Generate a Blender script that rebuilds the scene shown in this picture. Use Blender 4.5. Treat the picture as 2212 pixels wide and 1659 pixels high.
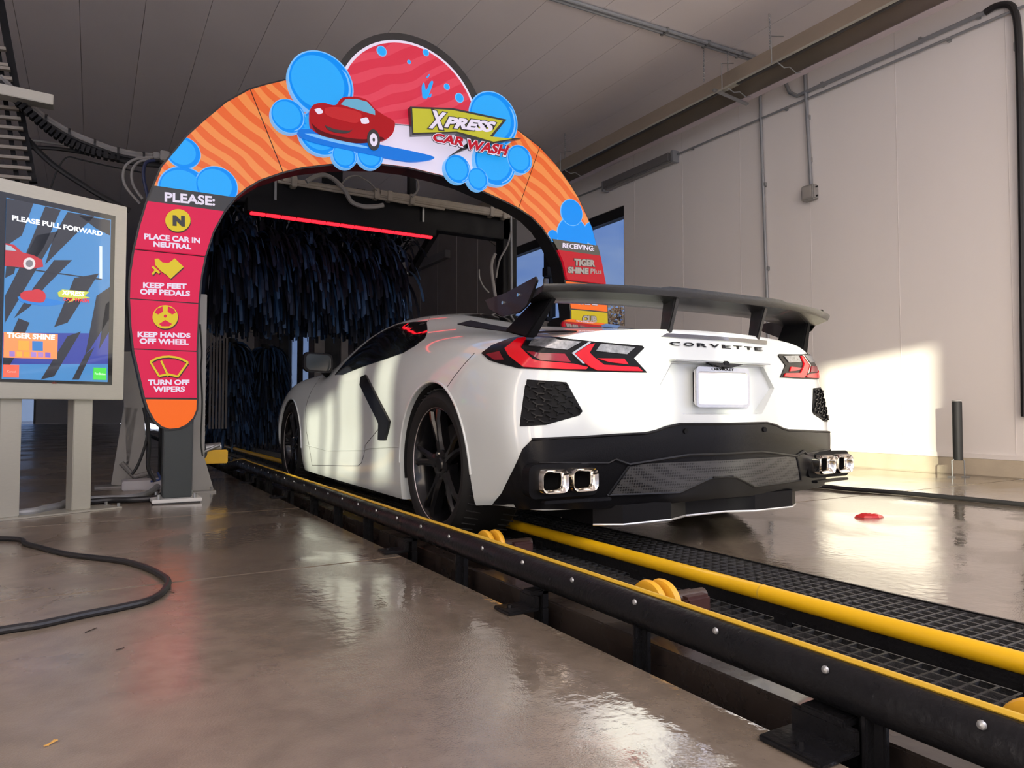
import bpy, bmesh, math, random
import numpy as np
from mathutils import Vector, Matrix, noise
from mathutils.bvhtree import BVHTree
from mathutils.geometry import delaunay_2d_cdt

C = bpy.context.scene.collection
for o in list(bpy.data.objects): bpy.data.objects.remove(o)
PI = math.pi; R = math.radians
rnd = random.Random(7)

# ------------------------------------------------------------------ camera
FPX = 1525.0; W2, H2 = 1106.0, 829.5
YAW = R(30.7); PIT = math.atan((886-H2)/FPX)
CAM = Vector((-2.28, -2.954, 0.594))
cd = bpy.data.cameras.new('camera'); cam = bpy.data.objects.new('camera', cd); C.objects.link(cam)
cd.sensor_width = 36.0; cd.lens = FPX/2212*36.0; cd.clip_end = 400; cd.clip_start = .02
cam.location = CAM; cam.rotation_euler = (PI/2+PIT, 0, -YAW)
bpy.context.scene.camera = cam
F_ = Vector((math.sin(YAW)*math.cos(PIT), math.cos(YAW)*math.cos(PIT), math.sin(PIT)))
R_ = Vector((math.cos(YAW), -math.sin(YAW), 0)); U_ = R_.cross(F_)
def ray(px, py): return F_ + R_*((px-W2)/FPX) - U_*((py-H2)/FPX)
def onY(px, py, Y):
    d = ray(px, py); return CAM + d*((Y-CAM.y)/d.y)
def onX(px, py, X):
    d = ray(px, py); return CAM + d*((X-CAM.x)/d.x)
def onZ(px, py, Z=0.0):
    d = ray(px, py); return CAM + d*((Z-CAM.z)/d.z)
def topx(p):
    d = Vector(p)-CAM; t = d.dot(F_); return (W2+FPX*d.dot(R_)/t, H2-FPX*d.dot(U_)/t)

# ------------------------------------------------------------------ sky, sun, exposure
SUN_AZ = Vector((.7071, .7071, 0)); SUN_EL = R(10)
sc = bpy.context.scene
sc.view_settings.view_transform = 'Standard'; sc.view_settings.look = 'None'
sc.view_settings.gamma = 1.0; sc.view_settings.use_curve_mapping = False
sc.view_settings.exposure = EXPOSURE = 0.0
w = bpy.data.worlds.new('sky'); sc.world = w; w.use_nodes = True
nt = w.node_tree; nt.nodes.clear()
def N(nt, t, **k):
    n = nt.nodes.new(t)
    for a, b in k.items():
        if a.startswith('i_'): n.inputs[a[2:].replace('_', ' ')].default_value = b
        else: setattr(n, a, b)
    return n
tc = N(nt, 'ShaderNodeTexCoord'); sep = N(nt, 'ShaderNodeSeparateXYZ'); nt.links.new(tc.outputs['Generated'], sep.inputs[0])
ramp = N(nt, 'ShaderNodeValToRGB'); nt.links.new(sep.outputs['Z'], ramp.inputs[0])
e = ramp.color_ramp.elements
e[0].position = 0.0; e[0].color = (.62, .64, .72, 1); e[1].position = .9; e[1].color = (.22, .36, .78, 1)
x_ = e.new(.22); x_.color = (.36, .50, .84, 1)
noi = N(nt, 'ShaderNodeTexNoise'); noi.inputs['Scale'].default_value = 3.0; noi.inputs['Detail'].default_value = 8
mp = N(nt, 'ShaderNodeMapping'); mp.inputs['Scale'].default_value = (1, 1, 3.2)
nt.links.new(tc.outputs['Generated'], mp.inputs[0]); nt.links.new(mp.outputs[0], noi.inputs[0])
cr = N(nt, 'ShaderNodeValToRGB'); cr.color_ramp.elements[0].position = .5; cr.color_ramp.elements[1].position = .75
nt.links.new(noi.outputs['Fac'], cr.inputs[0])
mx = N(nt, 'ShaderNodeMixRGB'); mx.inputs[2].default_value = (.95, .93, .92, 1)
nt.links.new(cr.outputs[0], mx.inputs[0])
# warm glow of the low sun's side of the sky
vm = N(nt, 'ShaderNodeVectorMath', operation='DOT_PRODUCT'); vm.inputs[1].default_value = (-.7071, -.7071, .15); nt.links.new(tc.outputs['Generated'], vm.inputs[0])
gr_ = N(nt, 'ShaderNodeMapRange'); gr_.inputs['From Min'].default_value = -.35; gr_.inputs['From Max'].default_value = .95; nt.links.new(vm.outputs['Value'], gr_.inputs[0])
mw = N(nt, 'ShaderNodeMixRGB'); mw.inputs[2].default_value = (1.0, .80, .62, 1); nt.links.new(gr_.outputs[0], mw.inputs[0]); nt.links.new(ramp.outputs[0], mw.inputs[1]); nt.links.new(mw.outputs[0], mx.inputs[1])
bg = N(nt, 'ShaderNodeBackground'); bg.inputs['Strength'].default_value = SKY = 6.4
wo = N(nt, 'ShaderNodeOutputWorld'); nt.links.new(mx.outputs[0], bg.inputs[0]); nt.links.new(bg.outputs[0], wo.inputs[0])
sl = bpy.data.lights.new('sun', 'SUN'); sl.energy = 7.5; sl.angle = R(.8); sl.color = (1.0, .955, .74)
sun = bpy.data.objects.new('sun', sl); C.objects.link(sun)
sd = Vector((SUN_AZ.x*math.cos(SUN_EL), SUN_AZ.y*math.cos(SUN_EL), -math.sin(SUN_EL)))
sun.rotation_euler = sd.to_track_quat('-Z', 'Y').to_euler(); sun.location = (-12, -12, 6)

# ------------------------------------------------------------------ materials
MATS = {}
def mat(name, col, rough=.5, metal=0, var=.0, scale=6, bump=0, bscale=60, coat=0, spec=.5, emit=0, ecol=None, rvar=0, trans=0, alpha=1, stretch=(1,1,1)):
    if name in MATS: return MATS[name]
    m = bpy.data.materials.new(name); m.use_nodes = True; t = m.node_tree
    b = t.nodes['Principled BSDF']
    b.inputs['Base Color'].default_value = (*col, 1); b.inputs['Roughness'].default_value = rough
    b.inputs['Metallic'].default_value = metal; b.inputs['Specular IOR Level'].default_value = spec
    b.inputs['Coat Weight'].default_value = coat; b.inputs['Coat Roughness'].default_value = .04
    if trans: b.inputs['Transmission Weight'].default_value = trans
    if emit:
        b.inputs['Emission Color'].default_value = (*(ecol or col), 1); b.inputs['Emission Strength'].default_value = emit
    if var or rvar or bump:
        c = N(t, 'ShaderNodeTexCoord'); mp = N(t, 'ShaderNodeMapping'); mp.inputs['Scale'].default_value = stretch
        t.links.new(c.outputs['Object'], mp.inputs[0])
        n = N(t, 'ShaderNodeTexNoise'); n.inputs['Scale'].default_value = scale; n.inputs['Detail'].default_value = 6
        t.links.new(mp.outputs[0], n.inputs['Vector'])
        if var:
            mxx = N(t, 'ShaderNodeMixRGB'); mxx.inputs[1].default_value = (*[max(0, v*(1-var)) for v in col], 1)
            mxx.inputs[2].default_value = (*[min(1, v*(1+var)) for v in col], 1)
            t.links.new(n.outputs['Fac'], mxx.inputs[0]); t.links.new(mxx.outputs[0], b.inputs['Base Color'])
        if rvar:
            mr = N(t, 'ShaderNodeMapRange'); mr.inputs['From Min'].default_value = .35; mr.inputs['From Max'].default_value = .65
            mr.inputs['To Min'].default_value = max(0, rough-rvar); mr.inputs['To Max'].default_value = min(1, rough+rvar)
            t.links.new(n.outputs['Fac'], mr.inputs[0]); t.links.new(mr.outputs[0], b.inputs['Roughness'])
        if bump:
            n2 = N(t, 'ShaderNodeTexNoise'); n2.inputs['Scale'].default_value = bscale; n2.inputs['Detail'].default_value = 4
            t.links.new(mp.outputs[0], n2.inputs['Vector'])
            bp = N(t, 'ShaderNodeBump'); bp.inputs['Strength'].default_value = bump; bp.inputs['Distance'].default_value = .004
            t.links.new(n2.outputs['Fac'], bp.inputs['Height']); t.links.new(bp.outputs[0], b.inputs['Normal'])
    MATS[name] = m; return m
def srgb(r, g, b):
    f = lambda v: (v/255/12.92 if v/255 <= .04045 else ((v/255+.055)/1.055)**2.4)
    return (f(r), f(g), f(b))

M_black = mat('black_steel', (.006, .006, .007), .5, 0, spec=.2, var=.3, bump=.15, rvar=.1)
M_rub = mat('black_rubber', (.014, .014, .015), .42, bump=.15, bscale=40)
M_alu = mat('brushed_aluminium', (.47, .455, .39), .42, .5, var=.06, scale=30, stretch=(1, 1, 12))
M_steel = mat('galvanised_steel', (.36, .37, .37), .4, .75, var=.2, scale=20, bump=.1)
M_pvc = mat('grey_conduit', (.30, .31, .32), .5, .3, var=.08)
M_yel = mat('yellow_paint', srgb(226, 178, 18), .35, var=.12, scale=9, bump=.1, coat=.3)
M_yelpoly = mat('yellow_polyurethane', srgb(222, 165, 40), .45, var=.1)
M_yelstrip = mat('yellow_wear_strip', srgb(205, 165, 50), .4, var=.12, scale=14)

# ------------------------------------------------------------------ mesh helpers
class MB:
    def __init__(s): s.v = []; s.f = []
    def add(s, vs, fs):
        o = len(s.v); s.v += [tuple(v) for v in vs]; s.f += [tuple(i+o for i in f) for f in fs]; return s
    def box(s, c, d, rot=None, M=None):
        x, y, z = [q/2 for q in d]
        vs = [Vector(p) for p in ((-x,-y,-z),(x,-y,-z),(x,y,-z),(-x,y,-z),(-x,-y,z),(x,-y,z),(x,y,z),(-x,y,z))]
        if rot is not None: vs = [rot @ v for v in vs]
        vs = [v+Vector(c) for v in vs]
        return s.add(vs, ((0,3,2,1),(4,5,6,7),(0,1,5,4),(1,2,6,5),(2,3,7,6),(3,0,4,7)))
    def bbox(s, x0, x1, y0, y1, z0, z1): return s.box(((x0+x1)/2, (y0+y1)/2, (z0+z1)/2), (x1-x0, y1-y0, z1-z0))
    def bar(s, a, b, w_, h_, up=(0,0,1)):
        a = Vector(a); b = Vector(b); d = (b-a); L = d.length; d.normalize()
        u = Vector(up); r = d.cross(u)
        if r.length < 1e-4: r = d.cross(Vector((1,0,0)))
        r.normalize(); u = r.cross(d)
        rot = Matrix((r, d, u)).transposed()
        return s.box((a+b)/2, (w_, L, h_), rot)
    def tube(s, pts, r, n=8, closed=False, caps=True):
        pts = [Vector(p) for p in pts]; m = len(pts)
        rs = r if isinstance(r, (list, tuple)) else [r]*m
        up = None; vs = []
        for i, p in enumerate(pts):
            a = pts[(i-1) % m] if (closed or i > 0) else p
            b = pts[(i+1) % m] if (closed or i < m-1) else p
            d = (b-a).normalized() if (b-a).length > 1e-9 else Vector((0,0,1))
            if up is None:
                up = Vector((0,0,1)) if abs(d.z) < .9 else Vector((1,0,0))
            x = d.cross(up).normalized(); up = x.cross(d).normalized()
            for k in range(n):
                t = 2*PI*k/n; vs.append(p+(x*math.cos(t)+up*math.sin(t))*rs[i])
        fs = []
        for i in range(m if closed else m-1):
            j = (i+1) % m
            for k in range(n): fs.append((i*n+k, i*n+(k+1) % n, j*n+(k+1) % n, j*n+k))
        if caps and not closed: fs += [tuple(range(n))[::-1], tuple((m-1)*n+k for k in range(n))]
        return s.add(vs, fs)
    def cyl(s, a, b, r, n=16): return s.tube([a, b], r, n)
    def lathe(s, prof, org, axis='X', n=32, sgn=1):
        vs = []
        for (h, r) in prof:
            for k in range(n):
                t = 2*PI*k/n; c_, s_ = r*math.cos(t), r*math.sin(t)
                p = {'X': (h*sgn, c_, s_), 'Y': (c_, h*sgn, s_), 'Z': (c_, s_, h*sgn)}[axis]
                vs.append(Vector(org)+Vector(p))
        fs = []
        for i in range(len(prof)-1):
            for k in range(n): fs.append((i*n+k, i*n+(k+1) % n, (i+1)*n+(k+1) % n, (i+1)*n+k))
        return s.add(vs, fs)
    def prism(s, poly, f0, f1):
        """poly 2d -> f0(p), f1(p) give front and back vertex"""
        n = len(poly); vs = [f0(p) for p in poly]+[f1(p) for p in poly]
        return s.add(vs, [tuple(range(n)), tuple(range(2*n-1, n-1, -1))]+[(i, i+n, (i+1) % n+n, (i+1) % n) for i in range(n)])
    def build(s, name, m, parent=None, smooth=False, bevel=0, label=None, fixn=True, sharp=35):
        me = bpy.data.meshes.new(name); me.from_pydata(s.v, [], s.f); me.update()
        bm = bmesh.new(); bm.from_mesh(me)
        if fixn: bmesh.ops.recalc_face_normals(bm, faces=bm.faces)
        if bevel:
            bmesh.ops.bevel(bm, geom=[e for e in bm.edges if len(e.link_faces) == 2 and e.calc_face_angle(0) > R(30)], offset=bevel, segments=2, affect='EDGES', clamp_overlap=True)
        bm.to_mesh(me); bm.free()
        if smooth or bevel:
            me.polygons.foreach_set('use_smooth', [True]*len(me.polygons)); me.set_sharp_from_angle(angle=R(sharp))
        if m: me.materials.append(m)
        return link(name, me, parent, label)
def link(name, me, parent=None, label=None):
    o = bpy.data.objects.new(name, me); C.objects.link(o)
    if parent is not None:
        o.parent = parent; 
        o.matrix_parent_inverse = parent_world(parent).inverted()
    if label: o['label'] = label
    return o
def parent_world(p):
    m = p.matrix_basis.copy()
    while p.parent is not None:
        m = p.parent.matrix_basis @ p.matrix_parent_inverse @ m if False else (p.parent.matrix_basis @ p.matrix_parent_inverse @ m)
        p = p.parent
    return m
def thing(name, label, cat, loc=(0,0,0), group=None, rz=0):
    o = bpy.data.objects.new(name, None); C.objects.link(o); o.location = loc; o.rotation_euler = (0, 0, rz); o.empty_display_size = .1
    o['label'] = label; o['category'] = cat
    if group: o['group'] = group
    return o
def tag(o, label, cat, group=None, kind=None):
    o['label'] = label; o['category'] = cat
    if group: o['group'] = group
    if kind: o['kind'] = kind
    return o
def struct(o, label=None):
    o['kind'] = 'structure'
    if label: o['label'] = label
    return o
def smoothcurve(pts, n=6):
    pts = [Vector(p) for p in pts]; out = []
    for i in range(len(pts)-1):
        p0 = pts[max(i-1, 0)]; p1 = pts[i]; p2 = pts[i+1]; p3 = pts[min(i+2, len(pts)-1)]
        for k in range(n):
            t = k/n
            out.append(.5*((2*p1)+(p2-p0)*t+(2*p0-5*p1+4*p2-p3)*t*t+(3*p1-p0-3*p2+p3)*t**3))
    out.append(pts[-1]); return out
def inside(p, poly):
    x, y = p; c = False; n = len(poly)
    for i in range(n):
        x0, y0 = poly[i]; x1, y1 = poly[(i+1) % n]
        if (y0 > y) != (y1 > y) and x < (x1-x0)*(y-y0)/(y1-y0)+x0: c = not c
    return c
def clip_convex(sub, clip):
    """Sutherland-Hodgman; clip is convex (any winding)"""
    a = sum(clip[i][0]*clip[(i+1) % len(clip)][1]-clip[(i+1) % len(clip)][0]*clip[i][1] for i in range(len(clip)))
    if a < 0: clip = clip[::-1]
    out = list(sub)
    for i in range(len(clip)):
        A = clip[i]; B = clip[(i+1) % len(clip)]
        side = lambda p: (B[0]-A[0])*(p[1]-A[1])-(B[1]-A[1])*(p[0]-A[0])
        inp = out; out = []
        for j in range(len(inp)):
            P, Q = inp[j-1], inp[j]; sp, sq = side(P), side(Q)
            if (sp < 0) != (sq < 0):
                t = sp/(sp-sq); out.append((P[0]+(Q[0]-P[0])*t, P[1]+(Q[1]-P[1])*t))
            if sq >= 0: out.append(Q)
        if not out: return []
    return out
def text_mesh(s, size=1.0, bold=.0, shear=0, spacing=1.0, align='CENTER', line=.9):
    """2D triangles of a string: list of verts (x,y), faces, normalised so cap height ~ .7*size"""
    cu = bpy.data.curves.new('t', 'FONT'); cu.body = s; cu.size = size; cu.offset = bold; cu.shear = shear
    cu.space_character = spacing; cu.align_x = align; cu.space_line = line; cu.resolution_u = 3
    o = bpy.data.objects.new('t', cu); C.objects.link(o)
    dg = bpy.context.evaluated_depsgraph_get(); me = o.evaluated_get(dg).to_mesh()
    vs = [(v.co.x, v.co.y) for v in me.vertices]; fs = [tuple(p.vertices) for p in me.polygons]
    o.evaluated_get(dg).to_mesh_clear(); bpy.data.objects.remove(o); bpy.data.curves.remove(cu)
    return vs, fs
def text_fit(s, box, **k):
    """text scaled to fill box (x0,x1,y0,y1) in 2D"""
    vs, fs = text_mesh(s, **k)
    xs = [v[0] for v in vs]; ys = [v[1] for v in vs]
    a, b, c_, d = min(xs), max(xs), min(ys), max(ys)
    x0, x1, y0, y1 = box
    return [(x0+(v[0]-a)/(b-a)*(x1-x0), y0+(v[1]-c_)/(d-c_)*(y1-y0)) for v in vs], fs
# ================================================================== room
WX = 4.63; LX = -6.6; CZ = 4.87; Y0, Y1 = -4.2, 34.0
M_wall = mat('white_wall_panel', (.84, .80, .765), .55, var=.05, scale=1.2, bump=.05, stretch=(1, 1, .4))
M_ceil = mat('ceiling_panel', (.86, .79, .765), .5, var=.06, scale=1.0)
M_curb = mat('cream_concrete_curb', (.55, .48, .36), .7, var=.2, scale=5, bump=.3)
M_seam = mat('dark_seam', (.08, .07, .07), .7)
# wet concrete
m = mat('wet_concrete', (.2, .17, .15), .3); t = m.node_tree; b = t.nodes['Principled BSDF']
g = N(t, 'ShaderNodeNewGeometry')
n1 = N(t, 'ShaderNodeTexNoise'); n1.inputs['Scale'].default_value = .9; n1.inputs['Detail'].default_value = 8; n1.inputs['Roughness'].default_value = .6
n2 = N(t, 'ShaderNodeTexNoise'); n2.inputs['Scale'].default_value = 14; n2.inputs['Detail'].default_value = 8
n3 = N(t, 'ShaderNodeTexNoise'); n3.inputs['Scale'].default_value = 1.6; n3.inputs['Detail'].default_value = 5; n3.inputs['Distortion'].default_value = .6
n4 = N(t, 'ShaderNodeTexNoise'); n4.inputs['Scale'].default_value = 26; n4.inputs['Detail'].default_value = 3
n5 = N(t, 'ShaderNodeTexNoise'); n5.inputs['Scale'].default_value = 240; n5.inputs['Detail'].default_value = 2
for q in (n1, n2, n3, n4, n5): t.links.new(g.outputs['Position'], q.inputs['Vector'])
c1 = N(t, 'ShaderNodeValToRGB'); c1.color_ramp.elements[0].position = .3; c1.color_ramp.elements[1].position = .72
c1.color_ramp.elements[0].color = (.145, .115, .085, 1); c1.color_ramp.elements[1].color = (.30, .243, .185, 1)
t.links.new(n1.outputs['Fac'], c1.inputs[0])
mxx = N(t, 'ShaderNodeMixRGB', blend_type='MULTIPLY'); mxx.inputs[0].default_value = .5
cc = N(t, 'ShaderNodeValToRGB'); cc.color_ramp.elements[0].position = .3; cc.color_ramp.elements[0].color = (.55, .55, .55, 1); cc.color_ramp.elements[1].position = .6
t.links.new(n2.outputs['Fac'], cc.inputs[0]); t.links.new(c1.outputs[0], mxx.inputs[1]); t.links.new(cc.outputs[0], mxx.inputs[2])
t.links.new(mxx.outputs[0], b.inputs['Base Color'])
rr = N(t, 'ShaderNodeMapRange'); rr.inputs['From Min'].default_value = .42; rr.inputs['From Max'].default_value = .6
rr.inputs['To Min'].default_value = .03; rr.inputs['To Max'].default_value = .16
t.links.new(n3.outputs['Fac'], rr.inputs[0])
# wetter towards the conveyor and the right bay
sx_ = N(t, 'ShaderNodeSeparateXYZ'); t.links.new(g.outputs['Position'], sx_.inputs[0])
wa = N(t, 'ShaderNodeMath', operation='MULTIPLY_ADD'); wa.inputs[1].default_value = 1.2; t.links.new(n1.outputs['Fac'], wa.inputs[0]); t.links.new(sx_.outputs['X'], wa.inputs[2])
wm = N(t, 'ShaderNodeMapRange', interpolation_type='SMOOTHSTEP'); wm.inputs['From Min'].default_value = -1.65; wm.inputs['From Max'].default_value = -.85; wm.inputs['To Min'].default_value = .20; wm.inputs['To Max'].default_value = 0
t.links.new(wa.outputs[0], wm.inputs[0])
ra = N(t, 'ShaderNodeMath', operation='ADD'); t.links.new(rr.outputs[0], ra.inputs[0]); t.links.new(wm.outputs[0], ra.inputs[1]); t.links.new(ra.outputs[0], b.inputs['Roughness'])
# puddle film: ripples where smooth, grain where rough
bp = N(t, 'ShaderNodeBump'); bp.inputs['Strength'].default_value = .10; bp.inputs['Distance'].default_value = .01
t.links.new(n4.outputs['Fac'], bp.inputs['Height'])
bp2 = N(t, 'ShaderNodeBump'); bp2.inputs['Distance'].default_value = .002
mr2 = N(t, 'ShaderNodeMapRange'); mr2.inputs['From Min'].default_value = .48; mr2.inputs['From Max'].default_value = .6; mr2.inputs['To Min'].default_value = 0.02; mr2.inputs['To Max'].default_value = .35
t.links.new(n3.outputs['Fac'], mr2.inputs[0]); t.links.new(mr2.outputs[0], bp2.inputs['Strength'])
t.links.new(n5.outputs['Fac'], bp2.inputs['Height']); t.links.new(bp.outputs[0], bp2.inputs['Normal']); t.links.new(bp2.outputs[0], b.inputs['Normal'])
b.inputs['Specular IOR Level'].default_value = .6; cwm = N(t, 'ShaderNodeMapRange'); cwm.inputs['From Min'].default_value = 0; cwm.inputs['From Max'].default_value = .20; cwm.inputs['To Min'].default_value = 1; cwm.inputs['To Max'].default_value = .2; t.links.new(wm.outputs[0], cwm.inputs[0]); t.links.new(cwm.outputs[0], b.inputs['Coat Weight']); b.inputs['Coat IOR'].default_value = 2.1; t.links.new(ra.outputs[0], b.inputs['Coat Roughness']); t.links.new(bp2.outputs[0], b.inputs['Coat Normal'])
M_floor = m

fl = struct(MB().bbox(LX, WX, -4.4, Y1, -.30, -.26).build('floor', mat('pit_concrete', (.05, .045, .04), .35, var=.3, rvar=.2), None), 'wet brown concrete floor in large slabs')
def slab(x0, x1, y0, y1): 
    g_ = .004
    return MB().bbox(x0+g_, x1-g_, y0+g_, y1-g_, -.25, 0).build('concrete_slab', M_floor, fl, bevel=.004)
PE = -1.18   # pit edge left of the conveyor
GE = -.04    # right edge of the grating
for x0, x1 in ((LX, -3.9), (-3.9, PE)):
    for y0, y1 in ((-4.4, -.24), (-.24, 1.42), (1.42, 5.2), (5.2, 9.4), (9.4, 14), (14, Y1)): slab(x0, x1, y0, y1)
for x0, x1 in ((GE, WX),):
    for y0, y1 in ((-4.4, .05), (.05, 5.2), (5.2, 9.4), (9.4, 14), (14, Y1)): slab(x0, x1, y0, y1)

struct(MB().bbox(-12, 40, -12.9, -4.4, -.3, 0).build('apron', mat('bounce_concrete', (.62, .59, .54), .75, var=.1)), 'unseen pale apron added before the entrance to bounce light inside')  # unseen slab added pale so sunlight bounces up to the ceiling
# right wall with window openings
wins = [(5.34, 9.0), (14.1, 17.2), (23.6, 27.0)]
WZ0, WZ1 = .75, 3.72
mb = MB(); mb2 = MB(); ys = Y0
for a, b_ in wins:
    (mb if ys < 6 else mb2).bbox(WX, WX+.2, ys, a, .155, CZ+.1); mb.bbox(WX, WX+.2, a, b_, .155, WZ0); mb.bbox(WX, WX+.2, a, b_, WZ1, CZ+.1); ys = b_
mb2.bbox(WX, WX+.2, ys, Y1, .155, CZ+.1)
wr = struct(mb.build('wall_right', M_wall), 'white insulated panel wall on the right')
mb2.build('tunnel_wall', mat('dimmed_wall', (.24, .21, .20), .6, var=.2, scale=2), wr)  # deep wall coloured darker to stand for the dim tunnel
y = Y0+.3; k = 0
seam = MB()
while y < Y1:
    if not any(a-.02 < y < b_+.02 for a, b_ in wins): seam.bbox(WX-.0025, WX+.001, y-.003, y+.003, .2, CZ)
    y += 1.0
o = seam.build('panel_seam', mat('wall_seam', (.72, .68, .65), .6), wr); o['kind'] = 'stuff'
struct(MB().bbox(WX-.035, WX+.2, Y0, Y1, 0, .155).build('baseboard_right', M_curb, bevel=.008), 'cream concrete kerb under the right wall')
struct(MB().bbox(WX-.02, WX+.0, Y0, Y1, .157, .20).build('trim_1', M_wall), 'flashing strip above the kerb')
M_frame = mat('black_window_frame', (.012, .012, .014), .35, bump=.1)
M_glass = bpy.data.materials.new('tinted_glass'); M_glass.use_nodes = True; t = M_glass.node_tree; t.nodes.clear()
tr = N(t, 'ShaderNodeBsdfTransparent'); tr.inputs[0].default_value = (.235, .27, .32, 1)
gl = N(t, 'ShaderNodeBsdfGlossy'); gl.inputs['Roughness'].default_value = .02; gl.inputs[0].default_value = (.8, .8, .8, 1)
fr = N(t, 'ShaderNodeMath', operation='MULTIPLY_ADD'); fp = N(t, 'ShaderNodeMath', operation='POWER'); lw = N(t, 'ShaderNodeLayerWeight'); fp.inputs[1].default_value = 4; t.links.new(lw.outputs['Facing'], fp.inputs[0]); t.links.new(fp.outputs[0], fr.inputs[0]); fr.inputs[1].default_value = .5; fr.inputs[2].default_value = .04; ms = N(t, 'ShaderNodeMixShader'); ou = N(t, 'ShaderNodeOutputMaterial')
t.links.new(fr.outputs[0], ms.inputs[0]); t.links.new(tr.outputs[0], ms.inputs[1]); t.links.new(gl.outputs[0], ms.inputs[2]); t.links.new(ms.outputs[0], ou.inputs[0])
for i, (a, b_) in enumerate(wins):
    f = MB(); fw = .07
    f.bbox(WX+.02, WX+.14, a, b_, WZ1-.16, WZ1); f.bbox(WX+.02, WX+.14, a, b_, WZ0, WZ0+.1)
    f.bbox(WX+.02, WX+.14, a, a+.03, WZ0, WZ1); f.bbox(WX+.02, WX+.14, b_-fw, b_, WZ0, WZ1)
    wn = struct(f.build('window_%d' % (i+1), M_frame), 'black framed window in the right wall')
    nm = 2
    for k in range(1, nm):
        yy = a+(b_-a)*k/nm; MB().bbox(WX+.02, WX+.14, yy-(.10 if i == 0 else .06)+(.33 if i == 0 else 0), yy+(.10 if i == 0 else .06)+(.33 if i == 0 else 0), WZ0+.1, WZ1-.16).build('mullion', M_frame, wn)
    for k in range(nm):
        ya, yb = a+(b_-a)*k/nm, a+(b_-a)*(k+1)/nm
        MB().bbox(WX+.075, WX+.085, ya+.02, yb-.02, WZ0+.05, WZ1-.1).build('pane', M_glass, wn)

# ceiling of long panels
ce = struct(MB().bbox(LX, WX+.2, Y0, Y1, CZ+.03, CZ+.25).build('ceiling', M_ceil), 'flat ceiling of long insulated panels')
x = -2.48-.6*7
while x < WX:
    MB().bbox(max(x, LX)+.0025, min(x+.6, WX)-.0025, Y0, Y1, CZ, CZ+.03).build('ceiling_panel', M_ceil, ce); x += .6
# left and far walls
mb = MB(); mb.bbox(LX-.2, LX, -1.8, Y1, 0, CZ+.1)
struct(mb.build('wall_left', M_wall), 'white panel wall on the left')
mb = MB(); DX0, DX1 = -6.3, -4.4
mb.bbox(LX, DX0, Y1, Y1+.2, 0, CZ); mb.bbox(DX0, DX1, Y1, Y1+.2, 2.6, CZ); mb.bbox(DX1, WX, Y1, Y1+.2, 0, CZ)
struct(mb.build('wall_back', M_wall), 'end wall of the tunnel')
dr = struct(MB().bbox(DX0, DX0+.08, Y1+.02, Y1+.1, 0, 2.6).bbox(DX1-.08, DX1, Y1+.02, Y1+.1, 0, 2.6).bbox(DX0+.08, DX1-.08, Y1+.02, Y1+.1, 2.5, 2.6).build('door_1', M_frame), 'glazed door far down the building'); MB().bbox(DX0+.08, DX1-.08, Y1+.05, Y1+.06, 0, 2.5).build('pane', M_glass, dr)
# roof fascia above the entrance
# outside: paving and added unseen walls that block sky and mask the sun
g = struct(MB().bbox(-60, 60, -60, 70, -.42, -.36).build('ground', mat('outside_concrete', (.55, .52, .47), .8, var=.15)), 'pale concrete yard outside the building')
struct(MB().bbox(-3.0, 45, -19, -13, -.36, 8.0).build('wall_sky_block', mat('sky_block_render', (.34, .32, .30), .8)), 'unseen block added across the yard to hold back sky light')  # added to cut the sky light reaching the car's rear
nrm = Vector((.7071, -.7071, 0)); org = Vector((-6.5, -6.5, 0))
HOLES = [(1.86, 2.71, 0, 3.50), (-.01, .04, 2.0, 2.8), (.12, .38, 1.98, 2.8), (.62, .70, 1.5, 2.8), (.90, 1.08, 1.98, 2.6), (-2.26, -2.02, 1.86, 2.38), (-1.97, -1.82, 1.84, 2.42), (-1.76, -1.46, 1.82, 2.62), (-1.24, -1.05, 1.8, 2.6)]
mb = MB()  # added mask wall; its openings place the sun patches
cuts = sorted(HOLES); s0 = -3.7
def wallseg(a, b_, z0, z1):
    p = org+nrm*a; q = org+nrm*b_; mb.bar((p.x, p.y, (z0+z1)/2), (q.x, q.y, (z0+z1)/2), .12, z1-z0)
for a, b_, z0, z1 in cuts:
    wallseg(s0, a, -.36, 6.2); wallseg(a, b_, z1, 6.2)
    if z0 > 0: wallseg(a, b_, -.36, z0)
    s0 = b_
wallseg(s0, 3.7, -.36, 6.2)
struct(mb.build('wall_sun_mask', mat('sun_mask_render', (.6, .57, .52), .8)), 'unseen added wall whose narrow openings shape the sun patches')
# ================================================================== the car
M_paint = mat('white_car_paint', (.595, .635, .625), .30, coat=1.0, spec=.5)
M_gloss = mat('gloss_black', (.006, .006, .007), .24, coat=.04, spec=.12, bump=.12, bscale=260)
M_satin = mat('satin_black', (.005, .005, .006), .5, spec=.10)
M_carbon = mat('wet_black_wing', (.010, .010, .011), .26, coat=.2, bump=.3, bscale=300)
M_cglass = mat('dark_car_glass', (.006, .007, .008), .03, coat=.5, spec=.7)
M_tyre = mat('tyre_rubber', (.010, .010, .010), .6, bump=.1, spec=.3)
M_rim = mat('gloss_black_rim', (.006, .006, .007), .2, coat=.15, spec=.3)
M_red = mat('lamp_red', srgb(165, 4, 20), .2, coat=.1, emit=.25, ecol=srgb(255, 5, 25))
M_redd = mat('lamp_dark_red', srgb(120, 12, 30), .15, coat=.3)
M_clear = mat('lamp_clear', (.20, .205, .22), .25, .5, var=.8, scale=60, coat=.3)
M_chrome = mat('chrome', (.75, .72, .66), .12, 1.0)
M_calip = mat('red_caliper', srgb(190, 18, 20), .3, coat=.5)
M_white = mat('plate_white', (.92, .92, .92), .35)
M_line = mat('panel_gap', (.06, .06, .06), .7)
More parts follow.
